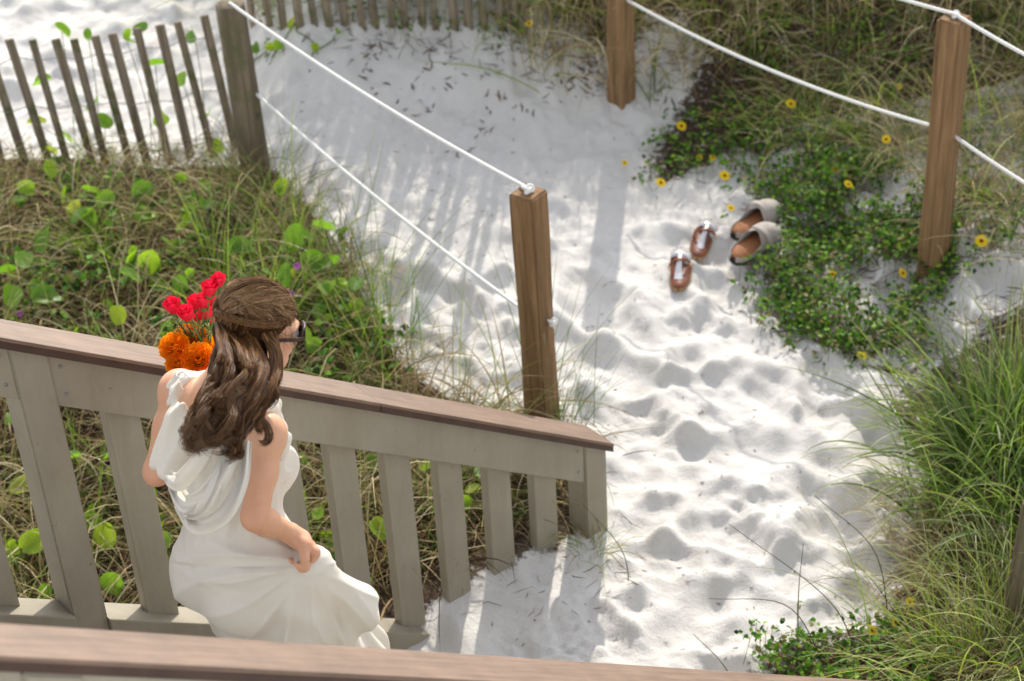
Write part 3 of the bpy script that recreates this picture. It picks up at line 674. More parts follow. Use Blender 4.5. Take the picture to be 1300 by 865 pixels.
grass('dune_grass', 'green dune grass growing through the dry stalks left of the path',
      [dict(P=tufts(Lpoly, 19, 16, .028), pal=GREEN+YELLO+BLUEG, L=(.25, .55), W=(.004, .0075), elev=(45, 86), droop=(15, 95), tip=(.28, .27, .12)),
       dict(P=tufts([(250, 290), (420, 330), (470, 410), (500, 500), (250, 450)], 24, 16, .03), pal=GREEN+YELLO, L=(.32, .66), W=(.005, .009), elev=(62, 89), droop=(5, 55), tip=(.3, .32, .14)),
       dict(P=tufts([(320, 235), (400, 260), (470, 370), (560, 455), (700, 520), (735, 560), (560, 520), (440, 440)], 46, 9, .04), pal=BLUEG+GREEN+YELLO[:1], L=(.35, .75), W=(.003, .0055), elev=(58, 88), droop=(5, 50), tip=(.3, .33, .16)),
       dict(P=tufts([(640, 500), (735, 520), (770, 560), (745, 600), (700, 590)], 40, 9, .03), pal=GREEN+BLUEG, L=(.2, .45), W=(.0022, .004), elev=(50, 86), droop=(10, 60), az=.2, azs=1.3)])
grass('dune_grass', 'low mixed grass behind the stair balusters',
      [dict(P=tufts([(-400, 560), (740, 560), (742, 690), (560, 740), (300, 790), (-400, 900)], 14, 16, .05), pal=YELLO+GREEN+DRY, L=(.12, .38), W=(.003, .005), elev=(20, 80), droop=(40, 140))])
# --- upper and right-hand slope
grass('dry_grass', 'thick tan grass along the top of the bank at the upper right, plus unseen tall grass added for shade',
      [dict(P=tufts([(300, -420), (1700, -420), (1700, -70), (300, -50)], 34, 16, .08), pal=DRY+GREEN, L=(.55, 1.05), W=(.004, .008), elev=(55, 88), droop=(20, 90)),  # unseen tall grass beyond the top edge, added to shade the bank
       dict(P=tufts([(660, 10), (880, 60), (900, 100), (690, 100)], 60, 28, .05), pal=DRY+[(.55, .46, .3)], L=(.2, .5), W=(.004, .008), elev=(30, 85), droop=(60, 160)),
       dict(P=tufts([(660, -80), (1700, -100), (1600, 20), (1100, 60), (860, 95), (690, 88), (640, 20)], 40, 24, .06), pal=DRY+[(.55, .46, .3)]+YELLO[:1], L=(.25, .65), W=(.004, .008), elev=(30, 80), droop=(50, 150)),
       dict(P=tufts([(920, 60), (1500, 40), (1500, 330), (1220, 330), (1180, 240), (960, 190), (900, 110)], 48, 22, .05), pal=DRY, L=(.15, .42), W=(.003, .006), elev=(20, 75), droop=(50, 140))], 'dry')
grass('dune_grass', 'green grass tufts scattered on the slope at the upper right',
      [dict(P=tufts([(640, -80), (1700, -100), (1600, 330), (1210, 330), (1160, 240), (960, 200), (840, 130), (690, 85)], 30, 18, .035), pal=GREEN+YELLO+BLUEG+DRY[:2], L=(.2, .5), W=(.004, .0075), elev=(40, 86), droop=(20, 110), tip=(.3, .3, .12)),
       dict(P=tufts([(300, -160), (690, -160), (690, 14), (600, 14), (330, 12)], 60, 22, .06), pal=DRY+GREEN+YELLO, L=(.3, .75), W=(.004, .008), elev=(40, 88), droop=(20, 110)),
       dict(P=tufts([(400, -60), (670, -60), (690, 60), (600, 50), (400, 30)], 24, 14, .04), pal=GREEN+DRY+YELLO, L=(.12, .35), W=(.003, .005), elev=(40, 86), droop=(20, 110)),
       dict(P=tufts([(1010, 90), (1180, 90), (1160, 250), (990, 210)], 26, 20, .04), pal=GREEN+YELLO+DRY[:2], L=(.18, .4), W=(.003, .0055), elev=(25, 75), droop=(40, 120))])
# --- the big grass clumps at the right, each a plant of its own
def clump(label, px, py, rad, n, L, W, elev, droop, pal, dry_n, tip=(.34, .36, .17), dn=(.15, .35)):
    c = hit(px, py); t = thing('grass_clump', label, 'grass', c, 'green grass clumps at the right edge')
    R = c+np.concatenate([rng.normal(0, rad, (n, 2)), np.zeros((n, 1))], 1); R[:, 2] = zt(R[:, 0], R[:, 1]); mb = MB()
    blades(mb, R, L, W, elev, droop, pick(pal, n)*1.15, seg=9, clump=c, tip=tip); o = mb.build('green_blades', M['veg'], t); o['kind'] = 'stuff'
    R = c+np.concatenate([rng.normal(0, rad*1.25, (dry_n, 2)), np.zeros((dry_n, 1))], 1); R[:, 2] = zt(R[:, 0], R[:, 1]); mb = MB()
    blades(mb, R, dn, (.002, .0045), (5, 80), (40, 150), pick(DRY, dry_n), clump=c); o = mb.build('dead_blades', M['dry'], t); o['kind'] = 'stuff'
clump('tall dense green grass clump spilling over the right edge halfway down', 1262, 610, .10, 430, (.3, .68), (.006, .012), (40, 90), (30, 130), BLUEG+GREEN, 260)
clump('upper green grass clump at the right edge below the right rope post', 1300, 560, .10, 300, (.3, .62), (.006, .011), (50, 90), (20, 110), BLUEG+GREEN+YELLO[:1], 160)
clump('green grass clump at the right edge with brown dead base', 1325, 690, .12, 280, (.3, .6), (.006, .011), (45, 90), (20, 120), GREEN+BLUEG, 420, dn=(.15, .4))
clump('sparse green sprig leaning out over the sand from the right clump', 1190, 585, .035, 46, (.22, .5), (.0035, .006), (25, 75), (20, 80), GREEN+BLUEG, 20)
clump('small half dry tuft on the sand left of the right grass clump', 1182, 655, .06, 50, (.12, .32), (.003, .005), (20, 75), (40, 120), YELLO+GREEN, 150)
clump('bleached arching grass clump at the bottom right corner', 1240, 858, .11, 280, (.25, .6), (.003, .006), (40, 85), (50, 130), YELLO+[(.36, .38, .2), (.2, .28, .09)], 260, tip=(.52, .5, .33))
clump('bleached grass clump beside the bottom right post', 1310, 830, .10, 280, (.25, .55), (.003, .006), (40, 85), (50, 130), YELLO+[(.36, .38, .2)], 240, tip=(.52, .5, .33))
clump('brown dead grass mat below the tall right clump', 1235, 735, .10, 60, (.15, .3), (.003, .005), (20, 75), (40, 120), YELLO, 700, dn=(.12, .34))
clump('small grass sprout at the foot of the stair rail end post', 752, 700, .03, 30, (.08, .22), (.002, .0035), (15, 70), (20, 110), GREEN+YELLO, 40, dn=(.08, .2))
# thin single stalks leaning over the sand at the lower right
_k = dict(droop=(30, 110))
grass('dune_grass', 'mixed dune grass continuing past the right edge of the photo', [dict(P=tufts([(1330, 250), (2600, 100), (2600, 1200), (1380, 1200)], 16, 20, .05, bounds=(-3.5, 5.5, 2.0, 10.5)), pal=DRY+GREEN+YELLO, L=(.2, .5), W=(.004, .007), elev=(30, 85), droop=(30, 120))])
t = thing('grass_stalks', 'a few long thin dark stalks leaning over the sand at the lower right', 'grass', hit(1060, 800)); mb = MB()
for a, b, c_ in (((1090, 835, 0), (1050, 760, .3), (925, 665, .5)), ((1130, 800, 0), (1110, 700, .35), (1035, 630, .55)), ((1050, 850, 0), (1000, 770, .25), (900, 760, .3)), ((1013, 812, 0), (1014, 750, .2), (1020, 690, .4)), ((940, 880, 0), (915, 840, .1), (880, 805, .25)), ((1145, 790, 0), (1110, 740, .15), (1085, 715, .25)), ((800, 760, .0), (790, 700, .05), (740, 640, .3))):
    Q = [hit(*a[:2]), hit(b[0], b[1], b[2]), hit(c_[0], c_[1], c_[2])]; m1 = MB(); tube(m1, catmull(Q, 16), np.linspace(.0022, .0008, 16), 5, col=(.09, .1, .04)); m1.build('stalk', M['veg'], t)

# --- beach sunflower ground cover
COVM = m_veg('cover_leaf', .3, .62, .25)
def cover(label, poly, dens, bare, flowers, hgt=(.02, .11), size=(.015, .028), soft=10):
    P = scatter(poly, dens, soft=soft)
    # clumpy: thin out with noise
    k = fbm(P[:, 0], P[:, 1], 21, ((2.2, 1.), (5., .7))); P = P[k > bare+rng.normal(0, .25, len(P))]; kk = k[k > -9][:0]
    h = rng.uniform(0, 1, len(P))**.8*(hgt[1]-hgt[0])+hgt[0]; h *= .75+.35*np.sin(P[:, 0]*9)*np.cos(P[:, 1]*8); Q = P.copy(); Q[:, 2] += h
    c = P.mean(0); c[2] = float(zt(c[0], c[1])); t = thing('sunflower_ground_cover', label, 'ground cover', c, 'green ground cover with yellow flowers'); mb = MB()
    # three leaves on every stem tip
    Q3 = np.repeat(Q, 3, 0)+rng.normal(0, .011, (len(Q)*3, 3))*[1, 1, .6]
    leaves(mb, Q3, size, pick([(.05, .14, .012), (.08, .20, .016), (.12, .27, .022), (.03, .08, .01), (.20, .34, .03), (.24, .2, .08)], len(Q3))); o = mb.build('leaves', COVM, t); o['kind'] = 'stuff'
    mb = MB(); n = len(P); A = rng.uniform(0, 6.28, n); d = np.stack([np.cos(A)*.03, np.sin(A)*.03, np.zeros(n)], -1); sN = np.stack([-np.sin(A), np.cos(A), 0*A], -1)*.0013
    B0 = P-d; B0[:, 2] = P[:, 2]-.01; V = np.stack([B0-sN, B0+sN, Q+sN*.6, Q-sN*.6], 1).reshape(-1, 3); F = (np.arange(n)*4)[:, None]+np.arange(4)[None]; mb.add(V, F, (), pick([(.09, .12, .03), (.15, .1, .05)], n).repeat(4, 0)); o = mb.build('stems', M['veg'], t); o['kind'] = 'stuff'
    for f in flowers:
        flower(t, *f)
    return t
PET = {}
def flower_mesh(kind):
    if kind in PET: return PET[kind]
    mb = MB(); n = 12
    for i in range(n):
        a = i*2*np.pi/n+rnd.uniform(-.08, .08); d = np.array([math.cos(a), math.sin(a), 0]); s = np.array([-d[1], d[0], 0]); l = rnd.uniform(.9, 1.05); w_ = .23
        V = [d*.15, d*.45*l-s*w_*.8+UP*.06, d*.8*l-s*w_*.75+UP*.05, d*l+UP*rnd.uniform(-.05, .05), d*.8*l+s*w_*.75+UP*.05, d*.45*l+s*w_*.8+UP*.06, d*.5*l+UP*.0]
        mb.add(V, (), [[0, 1, 6], [1, 2, 6], [2, 3, 6], [3, 4, 6], [4, 5, 6], [5, 0, 6]])
    pm = mb.mesh('petals', M['yellow']); mb = MB(); P = []
    for k in range(5):
        r = [.30, .28, .2, .1, .0][k]; P.append([r, [.0, .07, .13, .155, .16][k]])
    V = [[r*math.cos(a), r*math.sin(a), z] for r, z in P for a in np.arange(10)*2*np.pi/10]; F = [[k*10+j, k*10+(j+1) % 10, (k+1)*10+(j+1) % 10, (k+1)*10+j] for k in range(4) for j in range(10)]
    mb.add(V, F); cm = mb.mesh('flower_centre', M['centre']); mb = MB(); tube(mb, [[0, 0, 0], [.05, .02, -1.4], [.3, .1, -3.0]], .045, 6); sm_ = mb.mesh('flower_stem', M['stem'])
    PET[kind] = (pm, cm, sm_); return PET[kind]
def flower(t, px, py, h=.1, size=.024, tilt=None):
    pm, cm, sm_ = flower_mesh('a'); c = hit(px, py, h); o = link('yellow_flower', pm, t); tilt = tilt or (rnd.uniform(-.5, .1), rnd.uniform(-.4, .5))
    n = unit([tilt[1], -.45+tilt[0], 1]); q = Vector(n).to_track_quat('Z', 'Y'); o.location = Vector(c)-t.location; o.rotation_euler = q.to_euler(); o.scale = (size,)*3
    for nm, me_ in (('flower_centre', cm), ('flower_stem', sm_)): link(nm, me_, o)
cover('smaller green ground cover with yellow flowers on the sand beyond the shoes', [(822, 192), (880, 130), (940, 118), (1010, 150), (1040, 200), (960, 200), (905, 205), (870, 235), (826, 245)], 1500, -.55,
      [(865, 160), (1004, 132, .14), (839, 232), (920, 223), (888, 200, .05, .015), (905, 200, .05, .016), (793, 207, .03, .015)])
cover('largest dense green ground cover with yellow flowers, right of the shoes', [(925, 262), (1000, 225), (1110, 210), (1180, 250), (1215, 330), (1190, 400), (1165, 450), (1060, 448), (990, 420), (945, 370), (975, 345), (1002, 300), (985, 262)], 4000, -.7,
      [(928, 264, .06, .018), (1077, 234, .12, .02), (1146, 347, .12, .022, (-.2, .9)), (1057, 348, .1, .017)], hgt=(.02, .14))
cover('thin green runners with one yellow flower below the largest ground cover', [(985, 425), (1165, 430), (1175, 470), (1130, 478), (1060, 462), (1010, 455)], 900, -.2, [(1094, 452, .05, .02)], hgt=(.01, .05))
cover('sparse ground cover around the right rope post', [(1120, 230), (1300, 240), (1310, 330), (1215, 360), (1180, 330)], 1000, -.1, [(1246, 306, .14, .026), (1125, 177, .14, .02), (1142, 110, .1, .014)], hgt=(.02, .12))
cover('patchy green leaves at the top of the slope beside the right post', [(960, 40), (1200, 10), (1180, 95), (1080, 110), (960, 120)], 1100, -.15, [], hgt=(.03, .14))
cover('green ground cover with yellow flowers at the bottom right below the sand', [(965, 865), (950, 830), (1000, 800), (1060, 790), (1140, 790), (1200, 830), (1180, 900), (960, 930)], 1900, -.6,
      [(1107, 800, .08, .018, (-.5, .8)), (1137, 790, .08, .018, (-.4, .9)), (1155, 765, .1, .018, (-.5, .7)), (1110, 806, .06, .014)], hgt=(.02, .12))
cover('green leaves growing under the picket fence on the bank', [(320, 25), (520, 20), (680, 20), (670, 66), (560, 60), (420, 58), (330, 48)], 1000, .1, [(672, 30, .12, .02)], hgt=(.02, .14))
cover('low green weeds under the left dune grass', [(-300, 250), (330, 250), (430, 340), (470, 430), (600, 520), (300, 520), (-300, 420)], 700, .0, [], hgt=(.04, .22), size=(.022, .045))

cover('sparse green runners joining the two flowering ground cover patches', [(900, 205), (960, 150), (1090, 150), (1120, 230), (1000, 240), (930, 262)], 1500, -.15, [(1060, 215, .1, .016)], hgt=(.02, .1))
# --- vines with large round leaves, every leaf an object
def leaf_meshes():
    out = []
    for k in range(4):
        mb = MB(); n = 14; ang = np.linspace(-math.pi*.93, math.pi*.93, n); r = (.52+.06*np.cos(ang*2)+.03*np.sin(ang*3+k))*(1-.16*np.exp(-(ang/.22)**2)); V = [[-.46, 0, 0], [0, 0, -.02], [.38, 0, -.02-.05*k/3]]
        cup = .30+.18*k
        for a, q in zip(ang, r):
            x, y = q*math.cos(a), q*math.sin(a)*.95; V.append([x, y, cup*abs(y)-.12*x*x*(k % 2)+.03*math.sin(a*5+k)])
        F = []
        for i in range(n-1):
            m_ = 3+i; c = 0 if abs(ang[i]+ang[i+1])/2 > 2.0 else (1 if abs(ang[i]+ang[i+1])/2 > .9 else 2)
            F.append([c, m_, m_+1])
        F += [[0, 1, 3+3], [1, 2, 3+5], [0, 3+10, 1], [1, 3+8, 2]]
        # rebuild as clean fan about the centre: strips keep the fold
        F = []
        for i in range(n-1):
            F.append([1, 3+i, 4+i])
        F.append([1, 3+n-1, 0]); F.append([1, 0, 3])
        me = mesh_np('leaf', np.array(V), [np.array(F)], None, True, M['leaf']); out.append(me)
    return out
LM = leaf_meshes()
def vine(label, spots, extra_poly=None, n_extra=0, h=(.06, .22), size=(.055, .085), base=None, group='round-leaved beach vines'):
    pts = []
    for s in spots: pts.append((hit(s[0], s[1], (s[2] if len(s) > 2 else rnd.uniform(*h))+(.05 if s[1] > 215 and s[0] < 500 else 0)), s[3] if len(s) > 3 else rnd.uniform(*size)))
    if extra_poly is not None:
        P = keep(scatter(extra_poly, 60)); rng.shuffle(P)
        for p in P[:n_extra]: pts.append((p+UP*rnd.uniform(*h), rnd.uniform(size[0]*.5, size[1])))
    c = np.mean([p for p, _ in pts], 0); c[2] = float(zt(c[0], c[1])); t = thing('beach_vine', label, 'vine', c, group)
    order = sorted(range(len(pts)), key=lambda i: pts[i][0][0]); mb = MB()
    for i in order:
        p, s = pts[i]; o = link('leaf', LM[rnd.randrange(4)], t); o.location = Vector(p)-t.location; o.scale = (s*1.02, s, s)
        n = unit([rnd.gauss(0, .8), rnd.gauss(-.3, .7), 1]); o.rotation_euler = (Vector(n).to_track_quat('Z', 'Y') @ Matrix.Rotation(rnd.uniform(0, 6.28), 3, 'Z').to_quaternion()).to_euler()
        g = p+np.array([rnd.uniform(-.05, .05), rnd.uniform(-.04, .04), 0]); g[2] = float(zt(g[0], g[1])); tube(mb, catmull([g, (g+p)/2+np.array([.01, 0, .01]), p-UP*.004], 7), .0018, 5)
    for a, b in zip(order[:-1], order[1:]):
        P = []
        for f in np.linspace(0, 1, 8):
            q = pts[a][0]*(1-f)+pts[b][0]*f; q = q+np.array([.02*math.sin(f*7+a), .02*math.cos(f*5+b), 0]); q[2] = float(zt(q[0], q[1]))+.008; P.append(q)
        if np.linalg.norm(P[0]-P[-1]) < .6: tube(mb, P, .0028, 5)
    mb.build('vine_stem', M['stem'], t)['kind'] = 'stuff'
def on_fence(lst):
    out = []
    for x, y in lst:
        n2 = np.array([.08, -1., 0]); p0 = np.array([-1.1, 7.15, 0]); v = ray(x, y); P = CP+v*((p0-CP)@n2)/(v@n2); out.append((x, y, max(.03, P[2]-float(zt(P[0], P[1])))))
    return out
vine('vine with round leaves climbing the leaning pickets at the upper left', [(a, b, c*.9, .075) for a, b, c in on_fence([(78, 40), (178, 38), (247, 45), (46, 156), (60, 192), (75, 208), (85, 175), (197, 82), (231, 101), (120, 135), (132, 155), (203, 152), (262, 148), (274, 186), (55, 105), (160, 48), (112, 48)])], size=(.05, .08))
vine('vine with big round leaves in the dune grass above the flowers she holds', [(60, 305, .15, .1), (105, 275, .15, .09), (57, 380, .14, .1), (190, 333, .12, .1), (304, 319, .16, .095), (240, 268), (262, 262), (12, 376), (30, 330), (130, 322), (215, 420), (10, 345), (150, 400), (95, 425)], [(-60, 270), (300, 270), (330, 420), (-60, 400)], 95)
vine('vine with bright leaves in the tall green grass right of her head', [(375, 300, .2, .085), (412, 290, .2, .08), (395, 330), (365, 350), (430, 365, .1), (405, 395, .1), (445, 410, .08), (400, 440, .1), (455, 460, .08, .06), (385, 425), (420, 330), (360, 410)], [(340, 290), (450, 330), (490, 480), (350, 450)], 60, h=(.08, .26))
vine('vine with sunlit leaves behind the balusters left of the woman', [(42, 688, .14, .085), (28, 620, .1, .08), (88, 655, .14, .06), (195, 632, .16, .07), (190, 665, .14, .06), (205, 690, .12, .07), (195, 722, .08), (212, 742, .06), (60, 760, .05), (135, 680, .08), (15, 700), (142, 740, .06), (75, 600)], [(-60, 540), (260, 560), (260, 760), (-60, 740)], 75, h=(.04, .16))
vine('vine with green leaves behind the balusters right of the woman', [(405, 652), (480, 672, .08, .07), (557, 672, .08), (540, 592, .14), (475, 585), (500, 600), (412, 600), (460, 740, .04), (610, 600), (628, 640, .05)], [(370, 560), (700, 600), (680, 680), (400, 740)], 16, h=(.04, .14), size=(.04, .065))
vine('young leaves at the sand edge below the picket fence on the bank', [(343, 60), (352, 58), (372, 30), (430, 42), (400, 60), (325, 62)], None, 0, h=(.02, .06), size=(.04, .06))
# small purple vine flowers
for px, py, hh, lb_ in ((24, 397, .12, 'small purple flower just above the left end of the stair rail cap'), (377, 337, .22, 'small purple flower in the grass right of her head'), (368, 372, .2, 'pink purple flower touching the edge of her hair')):
    c = hit(px, py, hh); t = thing('wildflower', lb_, 'flower', c); mb = MB()
    V = [[.004*math.cos(a), .004*math.sin(a), -.02] for a in np.arange(10)*.6283]+[[.017*math.cos(a), .017*math.sin(a), .0+.003*math.cos(a*5)] for a in np.arange(10)*.6283]; mb.add(V, [[j, (j+1) % 10, 10+(j+1) % 10, 10+j] for j in range(10)], [[0, j+1, j] for j in range(1, 9)]); o = link('petals', mb.mesh('petals', M['purple']), t)
    mb = MB(); g = float(zt(c[0], c[1]))-c[2]; tube(mb, [[0, 0, -.018], [.01, .01, g/2], [0, .02, g]], .0015, 5); link('flower_stem', mb.mesh('flower_stem', M['stem']), t)
# ------------------------------------------------------------------ the woman
class Field:
    def __init__(s, lo, hi, h):
        s.lo = np.asarray(lo, float); s.h = h; s.n = np.ceil((np.asarray(hi)-s.lo)/h).astype(int)+1; s.D = np.full(s.n, 1., np.float32)
    def win(s, lo, hi, pad):
        a = np.clip(np.floor((lo-pad-s.lo)/s.h).astype(int), 0, s.n-1); b = np.clip(np.ceil((hi+pad-s.lo)/s.h).astype(int)+1, 1, s.n)
        if np.any(b <= a): return None
        ax = [s.lo[i]+s.h*np.arange(a[i], b[i]) for i in range(3)]; X = np.stack(np.meshgrid(*ax, indexing='ij'), -1); return (slice(a[0], b[0]), slice(a[1], b[1]), slice(a[2], b[2])), X
    def put(s, w, d, k, sub=False):
        cur = s.D[w]
        if sub:
            d = -d; hh = np.clip(.5-.5*(d-cur)/k*-1, 0, 1); hh = np.clip(.5+.5*(d-cur)/k, 0, 1); s.D[w] = cur*(1-hh)+d*hh+k*hh*(1-hh)
        else:
            hh = np.clip(.5+.5*(cur-d)/k, 0, 1); s.D[w] = cur*(1-hh)+d*hh-k*hh*(1-hh)
    def cap(s, a, b, ra, rb, k=.012, sub=False, sq=None):
        a = np.asarray(a, float); b = np.asarray(b, float); r = max(ra, rb); g = s.win(np.minimum(a, b), np.maximum(a, b), r+k*2+.03)
        if g is None: return
        w, X = g; ba = b-a; t = np.clip(((X-a)@ba)/(ba@ba), 0, 1); q = X-a-t[..., None]*ba
        if sq is not None:      # flatten along direction sq[0] by factor sq[1]
            n = unit(sq[0]); q = q+n*((q@n)*(sq[1]-1))[..., None]
        s.put(w, np.linalg.norm(q, axis=-1)-(ra+(rb-ra)*t), k, sub)
    def ell(s, c, R, rad, k=.015, sub=False):
        c = np.asarray(c, float); rad = np.asarray(rad, float); m_ = rad.max(); g = s.win(c, c, m_+k*2+.03)
        if g is None: return
        w, X = g; q = (X-c)@np.asarray(R).T; rad = rad*(HSC if R is RH else 1); k0 = np.linalg.norm(q/rad, axis=-1); k1 = np.linalg.norm(q/rad**2, axis=-1)+1e-9; s.put(w, k0*(k0-1)/k1, k, sub)
    def chain(s, P, R, k=.012, **kw):
        for i in range(len(P)-1): s.cap(P[i], P[i+1], R[i], R[i+1], k, **kw)
    def mesh(s, disp=None, iso=0.):
        D = s.D-iso
        if disp is not None: D = D+disp(s)
        n = s.n; sg = D < 0; c = np.zeros(n-1, np.int8)
        for i in (0, 1):
            for j in (0, 1):
                for k in (0, 1): c += sg[i:n[0]-1+i, j:n[1]-1+j, k:n[2]-1+k]
        act = (c > 0) & (c < 8); idx = np.argwhere(act); vid = np.full(n-1, -1, np.int64); vid[act] = np.arange(len(idx)); acc = np.zeros((len(idx), 3)); cnt = np.zeros(len(idx))
        cor = np.array([[i, j, k] for i in (0, 1) for j in (0, 1) for k in (0, 1)])
        for a in range(8):
            for b in range(a+1, 8):
                if np.abs(cor[a]-cor[b]).sum() != 1: continue
                ia = idx+cor[a]; ib = idx+cor[b]; da = D[tuple(ia.T)]; db = D[tuple(ib.T)]; x = (da < 0) != (db < 0); t = np.where(x, da/(da-db+1e-12), 0)
                acc += (x[:, None])*(cor[a]+(cor[b]-cor[a])*t[:, None]); cnt += x
        V = (idx+acc/cnt[:, None])*s.h+s.lo; Fs = []
        for ax in range(3):
            o = [i for i in range(3) if i != ax]; A = sg.take(range(0, n[ax]-1), ax); B = sg.take(range(1, n[ax]), ax); E_ = np.argwhere(A != B); E_ = E_[(E_[:, o[0]] > 0) & (E_[:, o[1]] > 0) & (E_[:, o[0]] < n[o[0]]-1) & (E_[:, o[1]] < n[o[1]]-1)]
            fl = A[tuple(E_.T)]; q = []
            for d0, d1 in ((0, 0), (1, 0), (1, 1), (0, 1)):
                e = E_.copy(); e[:, o[0]] -= 1-d0; e[:, o[1]] -= 1-d1; q.append(vid[tuple(e.T)])
            q = np.stack(q, -1); flip = fl if ax != 1 else ~fl; q = np.where(flip[:, None], q, q[:, ::-1]); Fs.append(q)
        return V, np.concatenate(Fs)
def smooth_mesh(V, F, n=2, lam=.5):
    for _ in range(n):
        acc = np.zeros_like(V); cnt = np.zeros(len(V))
        for a, b in ((0, 1), (1, 2), (2, 3), (3, 0)):
            np.add.at(acc, F[:, a], V[F[:, b]]); np.add.at(acc, F[:, b], V[F[:, a]]); np.add.at(cnt, F[:, a], 1); np.add.at(cnt, F[:, b], 1)
        V = V*(1-lam)+lam*acc/cnt[:, None]
    return V
bf = unit([.73, .68, 0]); br_ = np.array([bf[1], -bf[0], 0]); RB = np.stack([br_, bf, UP])        # right, forward, up of the body
Lsh = atd(228, 497, 567); Rsh = atd(337, 553, 590); Relb = atd(324, 657, 590); Rwr = atd(368, 677, 575)
Lelb = atd(199, 600, 562); Lwr = atd(238, 500, 545)
neckb = (Lsh+Rsh)/2+UP*.045-bf*.005; hc = atd(331, 413, 600); hf = unit([.87, .33, -.37]); hr = unit(np.cross(hf, UP)); hu = np.cross(hr, hf); RH = np.stack([hr, hf, hu])
hip = atd(309, 712, 558); chest = (Lsh+Rsh)/2-UP*.13; waist = chest*.45+hip*.55+UP*.02-bf*.01
floor_z = float(RP(1.42, .72, -.95)[2]) + .03
HSC = .81
def H(a, b, c): return hc+(hr*a+hf*b+hu*c)*HSC
foot_c = np.array([hip[0]+.10, hip[1]+.02, 0])
fz = .24; kneeR = hip+br_*.09+bf*.15-UP*.40+RT*.035; ankR = np.array([*(hip+br_*.08+bf*.22)[:2], fz+.07]); kneeL = hip-br_*.08+bf*.11-UP*.42+RT*.035; ankL = np.array([*(hip-br_*.07-bf*.03)[:2], fz+.25])
B = Field(np.minimum.reduce([Lelb, hip-.25, ankL])-[.12, .22, .2], np.maximum.reduce([hc, Rsh, kneeR+.2, Lwr])+[.2, .2, .16], .0042)
def torso(fd, g=0., k=.03):
    fd.ell(chest-UP*.0, RB, (.120+g, .082+g, .172+g), k); e_ = .012 if g == 0 else .045; fd.cap(Lsh-UP*.005+br_*e_, Rsh-UP*.005-br_*e_, .038+g*.8, .038+g*.8, k)
    fd.ell(chest-UP*.07, RB, (.118+g, .083+g, .14+g), k); fd.ell(waist, RB, (.108+g, .082+g, .12+g), k); fd.ell(hip+UP*.02, RB, (.146+g, .108+g, .14+g), k)
    fd.ell(hip-bf*.055-br_*.06-UP*.03, RB, (.085+g, .085+g, .09+g), k); fd.ell(hip-bf*.055+br_*.06-UP*.03, RB, (.085+g, .085+g, .09+g), k)
    for q in (-1, 1): fd.ell(chest+br_*q*.062+bf*.065-UP*.02, RB, (.055+g, .05+g, .055+g), .02)
torso(B)
B.cap(neckb-UP*.05, neckb+UP*.01+bf*.01, .062, .052, .03); B.cap(neckb, H(0, -.02, -.07), .052, .050, .02)
B.cap(neckb-UP*.02, Lsh+UP*.012, .04, .034, .03); B.cap(neckb-UP*.02, Rsh+UP*.012, .04, .034, .03)
def arm(s_, e_, w_, q):
    B.ell(s_, RB, (.043, .046, .048), .02); m_ = (s_*.55+e_*.45)+UP*.0
    B.chain([s_, m_, e_], [.0385, .0345, .029], .02); ff = e_*.7+w_*.3; B.chain([e_, ff, w_], [.030, .030, .021], .015)
arm(Rsh, Relb, Rwr, 1); arm(Lsh, Lelb, Lwr, -1)
# right hand, closed on a fold of the skirt
def hand(wr, dirv, palm_n, side, curl):
    dirv = unit(dirv); palm_n = unit(palm_n-dirv*(palm_n@dirv)); sd_ = np.cross(dirv, palm_n)*side
    B.cap(wr, wr+dirv*.03, .023, .025, .01); a = wr+dirv*.036
    B.cap(a-sd_*.024, a+sd_*.024, .0165, .016, .012); k_ = a+dirv*.028
    B.cap(k_-sd_*.028, k_+sd_*.026, .0135, .013, .012)
    for i, (o, l) in enumerate(((-.030, .9), (-.010, 1.05), (.010, 1.0), (.029, .8))):
        p = k_+sd_*o; c1 = curl+.06*i; d1 = unit(dirv*math.cos(c1)+palm_n*math.sin(c1)); d2 = unit(dirv*math.cos(c1*2.1)+palm_n*math.sin(c1*2.1)); d3 = unit(dirv*math.cos(c1*2.9)+palm_n*math.sin(c1*2.9))
        q1 = p+d1*.040*l; q2 = q1+d2*.026*l; q3 = q2+d3*.02*l; B.chain([p, q1, q2, q3], [.0098, .0088, .0082, .0072], .004)
    p = wr+dirv*.025-sd_*.022; d1 = unit(dirv*.6-sd_*.55+palm_n*.6); q1 = p+d1*.036; q2 = q1+unit(dirv*.7+palm_n*.7+sd_*.15)*.028; B.chain([p, q1, q2], [.0125, .0105, .0085], .006)
    return k_, sd_, palm_n
hdir = unit(atd(398, 697, 571)-Rwr); HK, _, HPN = hand(Rwr, hdir, DN*.8-RT*.55, 1, 1.15)
LK, _, LPN = hand(Lwr, unit(UP*.35+bf*.6-br_*.1), br_*.6-UP*.1+bf*.5, -1, .8)
# legs and feet
for q, kn, an in ((1, kneeR, ankR), (-1, kneeL, ankL)):
    B.chain([hip+br_*q*.07-UP*.03, kn*.6+hip*.4+br_*q*.015, kn], [.080, .066, .050], .03); B.chain([kn, kn*.6+an*.4-bf*.012, an], [.05, .051, .031], .02)
    B.cap(an-UP*.045-bf*.03, an-UP*.05+bf*.06, .026, .028, .015); B.cap(an-UP*.05+bf*.06, an-UP*.052+bf*.13, .03, .022, .015, sq=(UP, 1.3))
    for i in range(5):
        o = (i-2)*.0155*q; l = [.045, .042, .038, .034, .028][i if q < 0 else i]; p = an-UP*.056+bf*.135+br_*o; B.cap(p-bf*.01, p+bf*(l-.014), .0105, .0085, .005)
